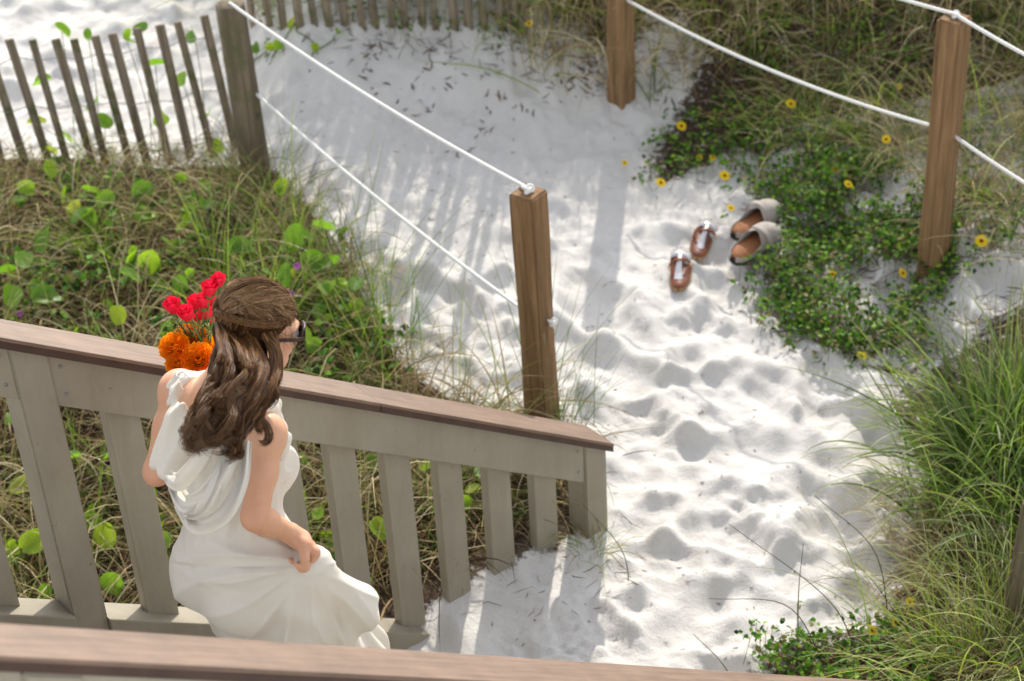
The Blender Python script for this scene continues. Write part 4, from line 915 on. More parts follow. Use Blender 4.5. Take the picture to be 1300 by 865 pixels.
# head
B.ell(H(0, -.012, .025), RH, (.076, .094, .088), .02); B.ell(H(0, .035, -.035), RH, (.058, .060, .068), .025)
B.cap(H(-.03, .055, -.078), H(.03, .055, -.078), .022, .022, .02); B.ell(H(0, .082, -.094), RH, (.022, .018, .018), .012)
for q in (-1, 1):
    B.cap(H(q*.052, .0, -.052), H(q*.026, .062, -.09), .017, .016, .02); B.ell(H(q*.038, .072, -.025), RH, (.022, .018, .016), .015)
    B.cap(H(q*.02, .088, .022), H(q*.048, .074, .02), .0085, .007, .01); B.ell(H(q*.031, .096, .0), RH, (.017, .012, .010), .006, sub=True)
    B.ell(H(q*.077, -.008, -.012), RH, (.008, .018, .030), .006); B.ell(H(q*.086, -.004, -.008), RH, (.006, .009, .018), .003, sub=True); B.ell(H(q*.078, .0, -.036), RH, (.007, .009, .010), .004)
B.chain([H(0, .094, .012), H(0, .112, -.022)], [.0075, .0105], .008); B.cap(H(-.011, .104, -.028), H(.011, .104, -.028), .008, .008, .006)
B.cap(H(-.016, .095, -.056), H(.016, .095, -.056), .0058, .0058, .004); B.cap(H(-.013, .094, -.068), H(.013, .094, -.068), .0062, .0062, .004)
V, F = B.mesh(); V = smooth_mesh(V, F, 3, .5)
colr = np.tile(np.array([.66, .36, .235]), (len(V), 1)); q = (V-hc)@RH.T
lip = np.exp(-((q[:, 0]/.02)**4+((q[:, 1]-.1)/.014)**4+((q[:, 2]+.062)/.010)**4)); colr = colr*(1-lip[:, None])+np.array([.5, .17, .14])*lip[:, None]
chk = np.exp(-(((np.abs(q[:, 0])-.04)/.02)**2+((q[:, 1]-.08)/.03)**2+((q[:, 2]+.03)/.02)**2)); colr *= 1-chk[:, None]*np.array([0, .14, .1])
for c_ in (Relb, Lelb, HK, LK): colr *= 1-np.exp(-(np.linalg.norm(V-c_, axis=1)/.03)**2)[:, None]*np.array([.0, .12, .13])
person = thing('person', 'woman in an ivory dress walking down the stairs holding flowers', 'woman', [hip[0], hip[1], fz])
mb = MB(); mb.add(V, F, (), colr); mb.build('body', M['skin'], person)
for q in (-1, 1):
    mb = MB(); a = np.linspace(0, 2*np.pi, 17)[:-1]; b = np.linspace(0, np.pi, 9); c = H(q*.031, .083, .0)
    Vv = [c+.0115*(hr*math.sin(t)*math.cos(p)+hu*math.sin(t)*math.sin(p)+hf*math.cos(t)) for t in b for p in a]; Ff = [[i*16+j, i*16+(j+1) % 16, (i+1)*16+(j+1) % 16, (i+1)*16+j] for i in range(8) for j in range(16)]
    mb.add(Vv, Ff); mb.build('eye', M['lint'], person)

# --- dress: one cloth surface over the body, gathered into the right hand
D_ = Field(np.array([min(Lelb[0], hip[0])-.22, hip[1]-.42, fz-.1]), np.array([Rsh[0]+.42, Lsh[1]+.30, Lsh[2]+.12]), .0039)
torso(D_, .009, .03)
G = atd(397, 717, 570)                                   # where the cloth is gathered
# skirt: hips swing back to the left and down to the right
sk = [(hip, .146, .112), (hip*.6+kneeR*.2+kneeL*.2-bf*.02, .140, .118), ((kneeR+kneeL)/2+bf*.01, .135, .125), ((kneeR+kneeL)/2-UP*.22+bf*.03, .14, .13), ((kneeR+kneeL)/2-UP*.42+bf*.0, .13, .13), (np.array([*((kneeR+kneeL)/2)[:2], fz+.12])+bf*.0, .17, .16)]
for c, a_, b_ in sk: D_.ell(c, RB, (a_, b_, .15), .05)
for (c, a_, b_), (c2, a2, b2) in zip(sk[:-1], sk[1:]): D_.cap(c, c2, min(a_, b_), min(a2, b2), .05)
for kn, an in ((kneeR, ankR), (kneeL, ankL)): D_.chain([hip*.9+kn*.1+(kn-kneeR*.5-kneeL*.5)*.8, hip*.4+kn*.6+(kn-kneeR*.5-kneeL*.5)*.3, kn, kn*.6+an*.4], [.100, .090, .080, .08], .04)
# train: thin wide sheet from the hand out to the right and down
T1 = atd(462, 757, 560); T2 = atd(438, 818, 556); T3 = atd(390, 850, 556); T0 = hip+br_*.10-UP*.20
def tri_sheet(a, b, c, th, k):
    if True:
        g = D_.win(np.minimum.reduce([a, b, c]), np.maximum.reduce([a, b, c]), th+k*2+.03); w_, X = g; n = unit(np.cross(b-a, c-a)); h_ = (X-a)@n
        hb = .010*np.sin(((X-G)@unit(T1-T3))*70)*np.clip(np.linalg.norm(X-G, axis=-1)/.1, 0, 1); p = X-h_[..., None]*n; ins = np.ones(h_.shape, bool); dm = np.full(h_.shape, 9.)
        for (u, v, ww) in ((a, b, c), (b, c, a), (c, a, b)):
            e = v-u; m_ = np.cross(unit(e), n); m_ = m_ if (ww-u)@m_ < 0 else -m_; ins &= ((p-u)@m_) <= 0
            t = np.clip(((p-u)@e)/(e@e), 0, 1); dm = np.minimum(dm, np.linalg.norm(p-u-t[..., None]*e, axis=-1))
        D_.put(w_, np.where(ins, np.abs(h_-hb), np.sqrt(dm**2+(h_-hb)**2))-th, k); return
    n = unit(np.cross(b-a, c-a)); g = D_.win(np.minimum.reduce([a, b, c]), np.maximum.reduce([a, b, c]), th+k*2+.02)
    w_, X = g; q = X-a; h_ = q@n; p = X-h_[..., None]*n; out = np.full(h_.shape, -1e9)
    for (u, v, ww) in ((a, b, c), (b, c, a), (c, a, b)):
        e = unit(v-u); m_ = np.cross(e, n); m_ = m_ if (ww-u)@m_ < 0 else -m_; out = np.maximum(out, (p-u)@m_)
    hb = .012*np.sin(np.linalg.norm(X-G, axis=-1)*0+((X-G)@unit(T1-T3))*75)
    d = np.sqrt(np.maximum(out, 0)**2+np.maximum(np.abs(h_-hb)-0, 0)**2)-th; D_.put(w_, d, k)
tri_sheet(G+UP*.005, T1, T2, .014, .02); tri_sheet(G, T2, T3, .018, .03); tri_sheet(G, T3, T0, .03, .05)
D_.cap(G, T1, .010, .022, .02); D_.cap(G+UP*.0, T0*.6+G*.4, .02, .05, .05); D_.cap(G-UP*.03, T3, .02, .04, .04); D_.cap(T1, T2, .022, .02, .02)
D_.ell(T1*.7+T2*.3, RB, (.05, .03, .05), .03)
# shoulder flap hanging over the left upper arm, flutter at the right shoulder
for k_, (dx, rr_) in enumerate(((0, .03), (.03, .03), (.055, .026))):
    o_ = k_*6; D_.chain([atd(240+o_*.5, 478, 584), atd(224+o_, 530, 588), atd(211+o_, 590, 586)], [.016, rr_*.85, rr_], .014, sq=(unit(CP-Lsh), 1.6))
D_.chain([atd(322, 512, 600), atd(345, 520, 588), atd(356, 548, 580), atd(352, 590, 575)], [.014, .018, .02, .02], .012, sq=(br_, 1.3)); D_.cap(atd(362, 560, 582), atd(359, 578, 580), .012, .006, .01)
for s_ in (Lsh, Rsh):
    q = br_ if s_ is Lsh else -br_; D_.chain([s_+UP*.04+q*.03-bf*.03, s_+UP*.052+q*.03, s_+UP*.03+q*.035+bf*.05], [.018, .018, .02], .01, sq=(UP, 1.3))
# openings: arms, neck, open back
for s_, e_, g_ in ((Rsh, Relb, 1),): D_.cap(s_+br_*.03+UP*.02-bf*.02, s_*.62+e_*.38+br_*.028-bf*.012, .052, .052, .008, sub=True)
D_.ell(neckb+UP*.045, RB, (.075, .085, .10), .01, sub=True)
bk0 = atd(272, 520, 602); bk1 = atd(243, 560, 598); bk2 = atd(238, 602, 592)
D_.chain([bk0, bk1, bk2], [.034, .021, .010], .008, sub=True)
def cloth(s):
    msk = np.abs(s.D) < .03; X = np.argwhere(msk)*s.h+s.lo; q = X-G; r = np.linalg.norm(q, axis=-1)+1e-6
    u = q@unit(RT); v = q@unit(DN); ph = np.arctan2(v, u); a1 = .010*np.clip(r/.14, 0, 1)**2*np.exp(-(r/.40)**2)
    low = 1/(1+np.exp((X[..., 2]-(waist[2]+.03))/.02)); d = a1*low*(1.9*(1-np.abs(np.sin(ph*4.2+r*3+.8*np.sin(ph*3+r*9))))**2.2-.5+.8*(1-np.abs(np.sin(ph*9.1+1.5*np.sin(r*10))))**2)*-1
    hem = 1/(1+np.exp((X[..., 2]-(hip[2]-.22))/.05)); c = (kneeR+kneeL)/2; th = np.arctan2((X-c)@bf, (X-c)@br_); d += hem*.012*np.sin(th*13+2*np.sin(X[..., 2]*6))
    up_ = 1-low; cx = (X-chest)@br_; fwd = (X-chest)@bf; d += up_*.0055*(np.sin(cx*150+3*np.sin(X[..., 2]*9+1))+.5*np.sin(cx*310+X[..., 2]*20))
    dt = np.exp(-((X[..., 2]-hip[2]-.06)/.03)**2)*.0012*np.sin(cx*60+X[..., 2]*180); out = np.zeros(s.D.shape, np.float32); out[msk] = d+dt; return out
V, F = D_.mesh(cloth); V = smooth_mesh(V, F, 2, .5); mb = MB(); mb.add(V, F); dress = mb.build('dress', M['dress'], person)
# cowl drape: soft loops of cloth hanging below the open back
def ribbonloop(pts, wd, th=.006, parent=dress, name='cowl_drape', n=40, seed=0):
    P = catmull([atd(*p) for p in pts], n); T, Nn, Bb = frames(P); view = unit(CP-P.mean(0)); mb = MB(); W_ = 18; VV = []
    for i in range(n):
        side = unit(np.cross(T[i], view)); out = np.cross(side, T[i]); out = out if out@view > 0 else -out; ww = np.interp(i/(n-1), np.linspace(0, 1, len(wd)), wd)
        for j in range(W_):
            a = 2*np.pi*j/W_; x = math.cos(a); y = math.sin(a); fold = .004*math.sin(x*6+seed)+.003*math.sin(x*13+i*.06+seed); VV.append(P[i]+side*(x*ww/2)+out*(y*th*.6+.006*(1-x*x)*ww/.06+1.5*fold*(1-abs(x)**3)))
    Ff = [[i*W_+j, i*W_+(j+1) % W_, (i+1)*W_+(j+1) % W_, (i+1)*W_+j] for i in range(n-1) for j in range(W_)]+[list(range(W_))[:4]]
    mb.add(VV, Ff[:-1]); return mb.build(name, M['dress'], parent)
ribbonloop([(304, 506, 606), (276, 545, 620), (250, 588, 620), (228, 612, 610), (214, 606, 594)], [.018, .03, .036, .04, .03], seed=1)
ribbonloop([(306, 530, 612), (293, 578, 621), (268, 622, 621), (238, 640, 612), (221, 616, 596)], [.02, .034, .042, .042, .03], seed=2)
ribbonloop([(312, 560, 613), (306, 612, 617), (284, 654, 617), (250, 668, 610), (227, 640, 595)], [.025, .03, .036, .036, .025], seed=3)
ribbonloop([(286, 560, 619), (276, 608, 623), (256, 648, 620), (236, 655, 607)], [.012, .026, .03, .015], seed=5)
# ties at the shoulders and the thin ribbon in her hair line
for pts, r_ in (([(236, 476, 592), (228, 480, 598), (224, 476, 597), (232, 472, 592), (240, 480, 598)], .0025),):
    mb = MB(); tube(mb, catmull([atd(*p) for p in pts], 30), r_, 6, flat=.5); mb.build('tie_ribbon', M['lint'], dress)

# --- hair
HB = Field(hc-[.24, .26, .46], hc+[.2, .2, .16], .005)
HB.ell(H(0, -.015, .030), RH, (.079, .096, .088), .01); HB.ell(H(0, -.042, .005), RH, (.074, .066, .084), .02); HB.ell(H(0, -.03, .052), RH, (.060, .070, .058), .03)
HB.ell(H(0, .075, -.03), RH, (.085, .07, .085), .015, sub=True)
fall = [H(0, -.075, -.03), atd(293, 470, 616), atd(275, 515, 622), atd(258, 556, 624)]
HB.chain(fall, [.038, .022, .016, .005], .03, sq=(unit(CP-fall[1]), 1.5)); HB.chain([H(.04, -.03, -.03), atd(334, 468, 612), atd(318, 505, 616)], [.030, .014, .004], .02)
V, F = HB.mesh(); V = smooth_mesh(V, F, 3); mb = MB(); mb.add(V, F, (), (.05, .022, .010)); hairb = mb.build('hair', m_plain('hair_base', (.045, .02, .009), .95, .05, nscale=200, var=.3), person)
HC = np.array([(.12, .045, .014), (.20, .085, .027), (.28, .13, .042), (.06, .024, .008), (.38, .20, .075)])
def strands(guides, n, spread, r=.00075, seg=34, pal=HC, wave=(.0, .010), wl=.085, ends=1., clumps=None, endcol=None):
    """tapered strands following guide curves given in world space"""
    guides = [catmull(g, seg) for g in guides]; mb = MB(); A = np.array([0, 2.094, 4.189])
    t = np.linspace(0, 1, seg); per = max(1, n//len(guides))
    for gi, Gd in enumerate(guides):
        T, Nn, Bb = frames(Gd); s = np.concatenate([[0], np.cumsum(np.linalg.norm(np.diff(Gd, axis=0), axis=1))]); L_ = s[-1]; ph0 = rng.uniform(0, 6.28); wla = wl*rng.uniform(.85, 1.2); wv_ = rng.uniform(.8, 1.25)
        ctr = pal[rng.integers(0, len(pal))]
        for k in range(per):
            th = rng.uniform(0, 6.28); rad = math.sqrt(rng.random()); sp = np.interp(t, np.linspace(0, 1, len(spread)), spread)*rad; ph = ph0+rng.normal(0, .45); cut = rng.uniform(.82, 1.0); m_ = max(6, int(seg*cut))
            am = wv_*(wave[0]+(wave[1]-wave[0])*sm(t, .15, .75)); a_ = th+t*rng.normal(0, .8)
            off = (np.cos(a_)*sp+am*np.cos(2*np.pi*s/wla+ph))[:, None]*Nn+(np.sin(a_)*sp*.7+am*np.sin(2*np.pi*s/wla+ph)*.8)[:, None]*Bb
            P = (Gd+off)[:m_]; rr_ = r*np.interp(np.linspace(0, 1, m_), [0, .06, .8, 1], [.7, 1, .9, .25]); TT = np.gradient(P, axis=0); TT /= np.linalg.norm(TT, axis=1, keepdims=True)+1e-9; N1 = np.cross(TT, [.3, .2, .93]); N1 /= np.linalg.norm(N1, axis=1, keepdims=True)+1e-9; B1 = np.cross(TT, N1)
            Vv = (P[:, None]+(N1[:, None]*np.cos(A)[None, :, None]+B1[:, None]*np.sin(A)[None, :, None])*rr_[:, None, None]).reshape(-1, 3)
            i, j = np.meshgrid(np.arange(m_-1), np.arange(3), indexing='ij'); j2 = (j+1) % 3; Ff = np.stack([i*3+j, i*3+j2, (i+1)*3+j2, (i+1)*3+j], -1).reshape(-1, 4)
            c = (.35*ctr+.65*pal[rng.integers(0, len(pal))])*rng.uniform(.8, 1.2); c = c[None]*np.ones((m_, 1)); 
            if endcol is not None: f = (np.linspace(0, 1, m_)**1.5)[:, None]; c = c*(1-f)+np.array(endcol)*rng.uniform(.7, 1.2)*f
            mb.add(Vv, Ff, (), np.repeat(c, 3, 0))
    return mb
def scalp(a, e, k=1.0):     # azimuth from the back (0) towards her right (+), elevation
    d = np.array([math.sin(a)*math.cos(e), -math.cos(a)*math.cos(e), math.sin(e)]); return H(*(np.array([0, -.019, .028])+d*np.array([.080, .097, .091])*k))
gd = []
# crown: from the hairline back over the top to the gathered twist at the back
tw = scalp(-.15, .18, 1.05)
for i in range(330):
    a = rnd.choice([-1, 1])*rnd.uniform(.9, 3.14); e = rnd.uniform(.10, .62)+(.75*rnd.random() if i % 2 == 0 else 0); a2 = a*rnd.uniform(.28, .5)
    P = [scalp(a, e, 1.0), scalp(a*.85, min(1.25, e+.35), 1.03), scalp(a*.45, min(1.2, e+.30), 1.06), scalp(a2*.6, .65, 1.09), scalp(a2*.4-.1, .28, 1.05), scalp(a2*.3-.12, .05, 1.03)]; gd.append(P)
mbc = strands(gd, 6600, [.008, .010, .010, .005], pal=np.array([(.16, .068, .022), (.28, .14, .052), (.42, .25, .11), (.09, .036, .012), (.58, .40, .22)]), wave=(0, .001), seg=26)  # lighter palette puts the sun's highlight into the crown's colour
gd = []
# side rolls sweeping back under the crown
for i in range(50):
    q = 1 if i % 2 else -1; o = rnd.uniform(-.12, .12)
    gd.append([scalp(q*2.15, .30+o, 1.0), scalp(q*1.7, .26+o*.8, 1.06), scalp(q*1.1, .22+o*.5, 1.10), scalp(q*.55, .16+o*.4, 1.10), scalp(q*.1-.1, .02+o*.4, 1.10), scalp(-q*.2-.1, -.15, 1.06)])
mb2 = strands(gd, 1100, [.005, .007, .006, .005], wave=(.001, .004), wl=.03, seg=26)
def merge(a, *o):
    for b in o:
        for i, v in enumerate(b.V): pass
        off = a.n; a.V += b.V; a.F4 += [f+off for f in b.F4]; a.F3 += [f+off for f in b.F3]; a.C += b.C; a.n += b.n
    return a
# the long fall down her back in wavy locks
gd = []
for i in range(88):
    f = (i+.5)/88; a = -1.1+2.25*f+rnd.uniform(-.1, .1); top = scalp(a, rnd.uniform(-.15, .25), 1.0); s0 = scalp(a, -.35, 1.06)
    x = 274+47*f+rnd.uniform(-5, 5); P = [top, s0, atd(x+rnd.uniform(-6, 6), 465+rnd.uniform(-8, 8), rnd.uniform(604, 632)), atd(258+42*f+rnd.uniform(-7, 7), 512, rnd.uniform(610, 642)), atd(243+40*f**1.2+rnd.uniform(-9, 9), rnd.uniform(535, 560), rnd.uniform(616, 646)), atd(242+40*f+rnd.uniform(-14, 14), rnd.uniform(560, 582)-18*f, rnd.uniform(620, 645))]
    gd.append(P)
mb3 = strands(gd, 5600, [.005, .008, .009, .010, .009], wave=(.0, .012), wl=.11, seg=40, endcol=(.17, .095, .048))
gd = []
# thinner locks over her right shoulder blade, nearer her face
for p in ([scalp(1.5, -.1, 1.0), atd(350, 452, 612), atd(345, 490, 618), atd(322, 530, 624), atd(304, 562, 626), atd(297, 578, 624)], [scalp(1.3, -.2, 1.02), atd(338, 470, 616), atd(325, 515, 626), atd(303, 548, 630), atd(300, 572, 628), atd(285, 582, 622)],
          [scalp(1.75, .0, 1.0), atd(352, 445, 608), atd(340, 480, 616), atd(342, 498, 620), atd(336, 510, 618)], [scalp(1.1, -.2, 1.0), atd(330, 470, 622), atd(312, 510, 630), atd(290, 540, 634), atd(282, 560, 632), atd(272, 572, 628)],
          [scalp(1.2, -.2, 1.0), atd(336, 468, 620), atd(318, 506, 630), atd(300, 536, 632), atd(296, 566, 630), atd(288, 580, 626)], [scalp(1.6, -.1, 1.0), atd(347, 460, 614), atd(338, 500, 622), atd(326, 530, 624), atd(336, 548, 622), atd(334, 560, 618)]):
    for k in range(3): gd.append([np.asarray(v)+rng.normal(0, .003+.0015*j, 3) for j, v in enumerate(p)])
mb4 = strands(gd, 1260, [.005, .009, .008, .006], wave=(0, .007), wl=.08, seg=34, endcol=(.16, .085, .04))
# flyaways
gd = []
for i in range(160):
    a = rnd.uniform(-2.4, 2.4); e = rnd.uniform(-.1, 1.0); p = scalp(a, e, 1.05); q_ = unit(p-hc); gd.append([p, p+q_*.008+rng.normal(0, .006, 3), p+q_*.012-UP*.02+rng.normal(0, .01, 3), p-UP*.05+q_*.01+rng.normal(0, .015, 3)])
mb5 = strands(gd, 160, [.001, .002], r=.0005, seg=12, wave=(0, .001))
for nm, m_ in (('crown_strands', mbc), ('swept_strands', mb2), ('long_locks', mb3), ('shoulder_locks', mb4), ('flyaway_strands', mb5)):
    o = m_.build(nm, M['hair'], hairb); o['kind'] = 'stuff'
# sunglasses and earring
sg = link('sunglasses', None, person, loc=Vector(H(0, .1, 0))-person.location)
for q in (-1, 1):
    mb = MB(); a = np.linspace(0, 2*np.pi, 25)[:-1]; out = [];
    for s_, dz in ((1, .0), (1, -.002)):
        for t in a: out.append(H(q*(.036+.034*np.sign(math.cos(t))*abs(math.cos(t))**.75*s_), .110-.010*abs(q*(.034+.03*math.cos(t)*q))/.06*1.0-.012*max(0, math.cos(t)*q)+dz, .002+.028*np.sign(math.sin(t))*abs(math.sin(t))**.75))
    n = 24; mb.add(out, [[j, (j+1) % n, n+(j+1) % n, n+j] for j in range(n)], [[0, j, j+1] for j in range(1, n-1)]+[[n, n+j+1, n+j] for j in range(1, n-1)]); mb.build('lens', M['lens'], sg); mb = MB(); cc = sum(out[:n])/n; tube(mb, [cc-hf*.004, cc-hf*.002, cc+hf*.0015, cc+hf*.003], [.020*HSC, .0275*HSC, .0275*HSC, .020*HSC], 20); mb.build('lens_body', M['lens'], sg)
    mb = MB(); tube(mb, np.array(out[:n]+out[:2]), .0036, 6, caps=False); mb.build('lens_rim', M['frame'], sg)
    mb = MB(); tube(mb, catmull([H(q*.068, .100, .008), H(q*.078, .07, .008), H(q*.084, .01, .004), H(q*.084, -.012, -.012)], 18), .0022, 6, flat=2.2); mb.build('temple', M['frame'], sg)
mb = MB(); tube(mb, [H(-.008, .112, .006), H(0, .115, .008), H(.008, .112, .006)], .002, 6); mb.build('bridge', M['frame'], sg)
mb = MB(); tube(mb, catmull([H(.08, .002, -.044), H(.084, .002, -.052), H(.08, .002, -.058)], 8), .0022, 6); mb.build('earring', M['gold'], person)

# ------------------------------------------------------------------ bouquet (held, so a thing of its own)
bq = thing('bouquet', 'bouquet of red roses over orange ruffled flowers in her hand', 'bouquet', LK)
def petal_flower(name, mat_, c, up_, R, rings, per, parent, ruffle=0., closed=.5, cup=1., stemto=None):
    mb = MB(); up_ = unit(up_); a0 = unit(np.cross(up_, [.3, .9, .1])); b0 = np.cross(up_, a0); c = np.asarray(c, float)
    for k in range(rings):
        f = (k+.6)/rings; rad = R*(.16+.84*f); hgt = R*cup*(1.0-.35*f); n = per+int(k*1.3)
        for i in range(n):
            a = 2*np.pi*(i+.5*k)/n+rnd.uniform(-.15, .15); wid = 2*np.pi/n*.72; VV = []; nu, nv = 5, 4
            for v in range(nv):
                fv = v/(nv-1)
                for u in range(nu):
                    fu = (u/(nu-1)-.5)*2; aa = a+fu*wid*(.55+.45*fv); rr_ = rad*(.30+.70*math.sin(fv*1.35)*(1))*(1+(.16*fv**3*(f if closed < .6 else .3)))*(1-.05*abs(fu)); zz = hgt*(fv**.8)*(1-.16*fu*fu)-R*.45
                    rr_ += ruffle*R*math.sin(fu*7+k*2+i)*fv*.10; zz += ruffle*R*math.cos(fu*6+i*2)*fv*.08; rr_ -= closed*rad*.35*fv**3*(1-f*.5)
                    VV.append(c+(a0*math.cos(aa)+b0*math.sin(aa))*rr_+up_*zz)
            mb.add(VV, [[v*nu+u, v*nu+u+1, (v+1)*nu+u+1, (v+1)*nu+u] for v in range(nv-1) for u in range(nu-1)])
    o = mb.build(name, mat_, parent)
    if stemto is not None:
        m2 = MB(); tube(m2, catmull([c-up_*R*.4, (c+stemto)/2+rng.normal(0, .008, 3), stemto], 10), .0019, 6); m2.build('flower_stem', M['stem'], o)
        m3 = MB(); tube(m3, [c-up_*R*.62, c-up_*R*.45, c-up_*R*.2], [R*.12, R*.34, R*.42], 8); m3.build('sepal', M['stem'], o)
    return o
bs = 548; grip = LK+LPN*.025
for (x, y, r_, ds) in ((221, 394, .021, 0), (238, 403, .021, 4), (247, 389, .018, -4), (258, 388, .019, 0), (266, 372, .021, 2), (278, 361, .019, 0), (262, 402, .019, -6), (253, 408, .017, -8), (270, 390, .018, -9), (268, 408, .016, -12)):
    c = atd(x, y, bs+ds); petal_flower('red_rose', M['rose'], c, unit((c-grip)+UP*.12-np.array([0, .03, 0])+rng.normal(0, .03, 3)), r_*1.25*rnd.uniform(.85, 1.1), 3, 4, bq, closed=.6, cup=1.9, stemto=grip+UP*.03)
for (x, y, r_, ds) in ((221, 440, .033, 2), (249, 432, .033, -4), (252, 456, .036, 4), (236, 426, .028, -2), (268, 446, .032, 0), (224, 462, .024, 4)):
    c = atd(x, y, bs+ds); petal_flower('orange_flower', M['orange'], c, unit((c-grip)*.6+(CP-c)*.018+UP*.04), r_*1.2, 6, 6, bq, ruffle=.6, closed=.55, cup=.85, stemto=grip+UP*.02)
mb = MB()
for k in range(26):
    a = grip+UP*.03; x, y = rnd.choice([(224, 418), (232, 414), (245, 418), (255, 416), (262, 420), (238, 410), (228, 410)]); b = atd(x+rnd.uniform(-6, 6), y+rnd.uniform(-8, 6), bs); tube(mb, [a, (a+b)/2, b], .0008, 4, col=(.1, .18, .05))
    for q in range(3): e = b+rng.normal(0, .005, 3); tube(mb, [b, e], [.0012, .0022], 4, col=(.4, .45, .2))
mb.build('filler_sprigs', M['veg'], bq)['kind'] = 'stuff'
mb = MB(); tube(mb, [grip+UP*.035, grip, grip-UP*.06, grip-UP*.09], [.012, .014, .013, .015], 10); mb.build('stem_bundle', M['stem'], bq)
# ------------------------------------------------------------------ shoes
def shoe_outline(u, L, W):
    """left and right edge of a sole at u (0 heel .. 1 toe)"""
    hw = W*(.36*np.sin(np.pi*np.clip(u, 0, 1)**.62)**.55+.14*np.exp(-((u-.72)/.2)**2)*1.0); return hw
def slab(mb, L, W, z0, z1, inset=0., n=36, dz=None, col=(1, 1, 1), bend=.02):
    u = (1-np.cos(np.linspace(0, np.pi, n)))/2; hw = np.maximum(shoe_outline(u, L, W)-inset, .0015); x = (u-.5)*(L-2*inset); cx = bend*np.sin(u*np.pi)
    rise = .012*np.clip((u-.75)/.25, 0, 1)**2+.010*np.exp(-((u-.12)/.15)**2)*0; V = []
    for z, sh in ((z0, .9), ((z0+z1)/2, 1.0), (z1, .97)):
        for s in (1, -1):
            V += [[cx_+s*h*sh, x_*(.99 if sh < 1 else 1), z+r] for x_, h, r, cx_ in zip(x, hw, rise, cx)]
    V = np.array(V); F = []
    for lay in range(2):
        for s in range(2):
            a = lay*2*n+s*n; b = a+2*n
            F += [[a+i, a+i+1, b+i+1, b+i] if s == 0 else [a+i+1, a+i, b+i, b+i+1] for i in range(n-1)]
    F += [[4*n+i, 4*n+i+1, 5*n+i+1, 5*n+i] for i in range(n-1)]+[[i+1, i, n+i, n+i+1] for i in range(n-1)]
    mb.add(V, F, (), col); return u, x, hw, rise, cx
def place(t, heel, toe, roll=0.):
    heel = np.asarray(heel); toe = np.asarray(toe); y = unit(toe-heel); x = unit(np.cross(y, UP)); z = np.cross(x, y)
    R3 = Matrix((x, y, z)).transposed(); t.rotation_euler = (R3 @ Matrix.Rotation(roll, 3, 'Y')).to_euler()
def clog(label, heel, toe, mir=1, roll=0.):
    c = (heel+toe)/2; L, W = .275, .125; t = thing('clog', label, 'shoe', c, 'shoes left on the sand'); place(t, heel, toe, roll)
    mb = MB(); slab(mb, L, W, 0, .022, bend=.008*mir); link('sole', mb.mesh('sole', M['sole']), t)
    mb = MB(); slab(mb, L, W, .0225, .031, .006, bend=.008*mir); link('footbed', mb.mesh('footbed', M['insole']), t)
    # upper: closed toe and low sides, one skin with thickness
    nu, nv = 26, 17; outer = []; inner = []
    for i in range(nu):
        u = i/(nu-1); hw = float(shoe_outline(np.array([max(u, .004)]), L, W)[0]); y = (u-.5)*L*(1.0); cx = .008*mir*math.sin(u*math.pi)
        top = .075*math.sin(min(1, (1-u)/.42+.05)*math.pi/2)**.7 if u > .5 else .07
        op = 1. if u > .50 else 0.                              # closed across the instep and toe
        for j in range(nv):
            v = -1+2*j/(nv-1)
            if u > .46: a = v*math.pi/2*1.0; px_ = math.sin(a)*hw*1.02; pz = .018+top*max(0, math.cos(a))**.75
            else:
                h = .022+(.050-.026*math.exp(-((u-.26)/.14)**2)*1.0)*(.6+.4*abs(v)); h = .020+.030*sm(np.array(u), .26, .46)+.012*(1-sm(np.array(u), .0, .14))
                s = 1 if v >= 0 else -1; w_ = abs(v); px_ = s*hw*(1.02-.06*(1-w_)); pz = .018+float(h)*(1-w_)
            outer.append([cx+px_, y, pz]); inner.append([cx+px_*.93, y*.985, pz-.0035])
    mb = MB(); n = nu*nv; F = []
    for i in range(nu-1):
        for j in range(nv-1):
            u = i/(nu-1)
            if u < .46 and j in (7, 8): continue
            a = i*nv+j; F.append([a, a+1, a+nv+1, a+nv]); F.append([n+a, n+a+nv, n+a+nv+1, n+a+1])
    for j in (7, 9):
        for i in range(int(.46*(nu-1))+1):
            a = i*nv+j
            F.append([a, a+nv, n+a+nv, n+a])
    mb.add(outer+inner, F); link('upper', mb.mesh('upper', M['suede']), t)
    # strap with rivet over the instep
    mb = MB(); P = [[math.sin(a)*W*.46, .012, .022+.072*max(0, math.cos(a))**.75] for a in np.linspace(-1.5, 1.5, 16)]
    P = np.array(P); V = []
    for p in P: V += [p+[0, -.011, .003], p+[0, .011, .003]]
    mb.add(V, [[2*i, 2*i+1, 2*i+3, 2*i+2] for i in range(15)]); link('instep_strap', mb.mesh('instep_strap', M['suede']), t)
    mb = MB(); tube(mb, [[.022, .012, .083], [.024, .012, .088]], .006, 10); link('rivet', mb.mesh('rivet', M['gold']), t)
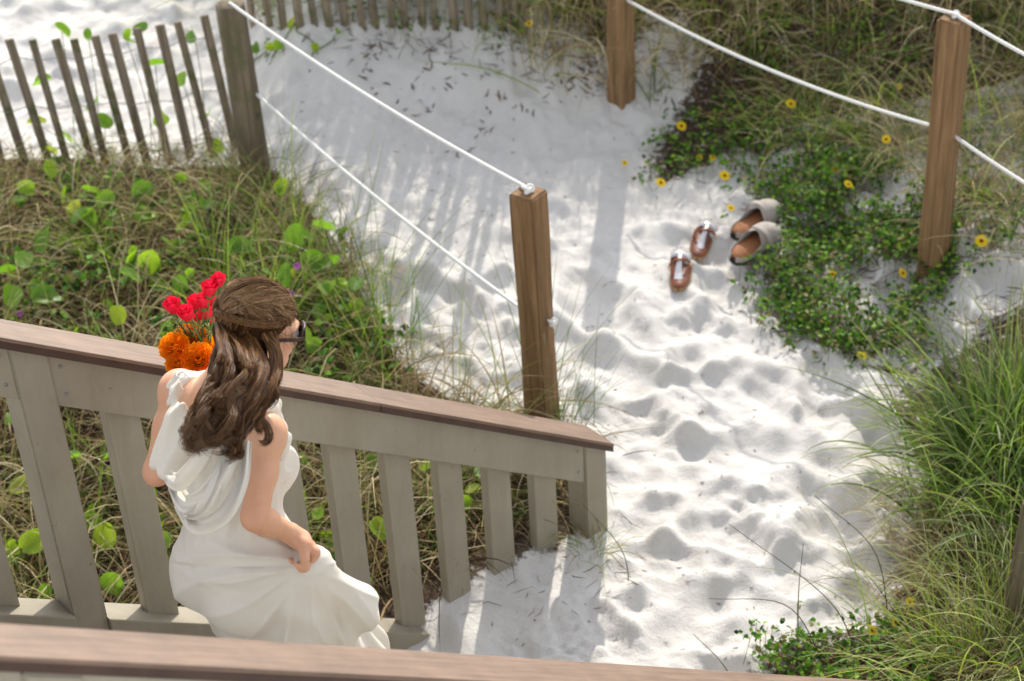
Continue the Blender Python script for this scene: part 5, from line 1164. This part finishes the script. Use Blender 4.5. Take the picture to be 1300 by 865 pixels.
def sandal(label, heel, toe, mir=1, roll=0.):
    c = (heel+toe)/2; L, W = .255, .108; t = thing('sandal', label, 'shoe', c, 'shoes left on the sand'); place(t, heel, toe, roll)
    mb = MB(); slab(mb, L, W, 0, .014, bend=.006*mir); link('sole', mb.mesh('sole', M['cork']), t)
    mb = MB(); slab(mb, L, W, .0145, .019, .003, bend=.006*mir); link('footbed', mb.mesh('footbed', M['leather']), t)
    def band(nm, y0, y1, hh, matn, wd, z=.012, a0=-1.5, a1=1.5, off=0.):
        mb = MB(); V = []; n = 22
        for q in range(2):
            for a in np.linspace(a0, a1, n):
                f = math.sin(a); yy = y0+(y1-y0)*(f*.5+.5)
                hw = float(shoe_outline(np.array([(yy/L+.5)]), L, W)[0])
                for s in (-1, 1): V.append([f*hw*(1.02-.03*q), yy+s*wd/2, z+off+hh*max(0, math.cos(a))**.7-.003*q])
        V = np.array(V); m_ = 2*n; F = [[2*i, 2*i+1, 2*i+3, 2*i+2] for i in range(n-1)]+[[m_+2*i, m_+2*i+2, m_+2*i+3, m_+2*i+1] for i in range(n-1)]+[[2*i, 2*i+2, m_+2*i+2, m_+2*i] for i in range(n-1)]+[[2*i+1, m_+2*i+1, m_+2*i+3, 2*i+3] for i in range(n-1)]
        mb.add(V, F); link(nm, mb.mesh(nm, matn), t)
    band('toe_strap', .075, .060, .034, M['strap'], .050); band('strap_trim', .101, .086, .032, M['gold'], .006, off=.001)
    band('instep_strap', -.005, .012, .046, M['leather'], .016, off=.002)
    mb = MB(); P = [[0, .06, .048], [.002, .03, .055], [.0, .0, .058], [-.002, -.04, .035], [-.001, -.075, .021]]; P = catmull(P, 20); V = []
    for i, p in enumerate(P):
        w_ = .008+.008*abs(i/19-.45)*2; V += [p+[-w_, 0, 0], p+[w_, 0, 0]]
    V = np.array(V); V = np.vstack([V, V-[0, 0, .003]]); F = [[2*i, 2*i+1, 2*i+3, 2*i+2] for i in range(19)]+[[40+2*i, 42+2*i, 43+2*i, 41+2*i] for i in range(19)]+[[2*i, 2*i+2, 42+2*i, 40+2*i] for i in range(19)]+[[2*i+1, 41+2*i, 43+2*i, 2*i+3] for i in range(19)]
    mb.add(V, F); link('centre_strap', mb.mesh('centre_strap', M['strap']), t)
    mb = MB(); tube(mb, [[W*.37, .004, .030], [W*.40, .004, .031]], .007, 10); link('buckle', mb.mesh('buckle', M['gold']), t)
def hp(px, py): p = hit(px, py); return p
def lvl(a, b, dz=.022):
    a = a.copy(); b = b.copy(); z = max(a[2], b[2], float(zt((a[0]+b[0])/2, (a[1]+b[1])/2)))+dz-.012; a[2] = z; b[2] = z+.004; return a, b
clog('taupe suede clog lying in the ground cover, upper of the pair', *lvl(hp(938, 312), hp(980, 277), .03), mir=1, roll=.12)
clog('taupe suede clog with brown footbed, nearer of the clog pair', *lvl(hp(935, 352), hp(984, 305), .024), mir=-1, roll=.18)
sandal('brown sandal with silver strap on open sand, leftmost of the shoes', *lvl(hp(861, 372), hp(864, 332)), mir=1)
sandal('brown sandal with gold rim between the other sandal and the clogs', *lvl(hp(885, 334), hp(901, 290)), mir=-1, roll=.12)
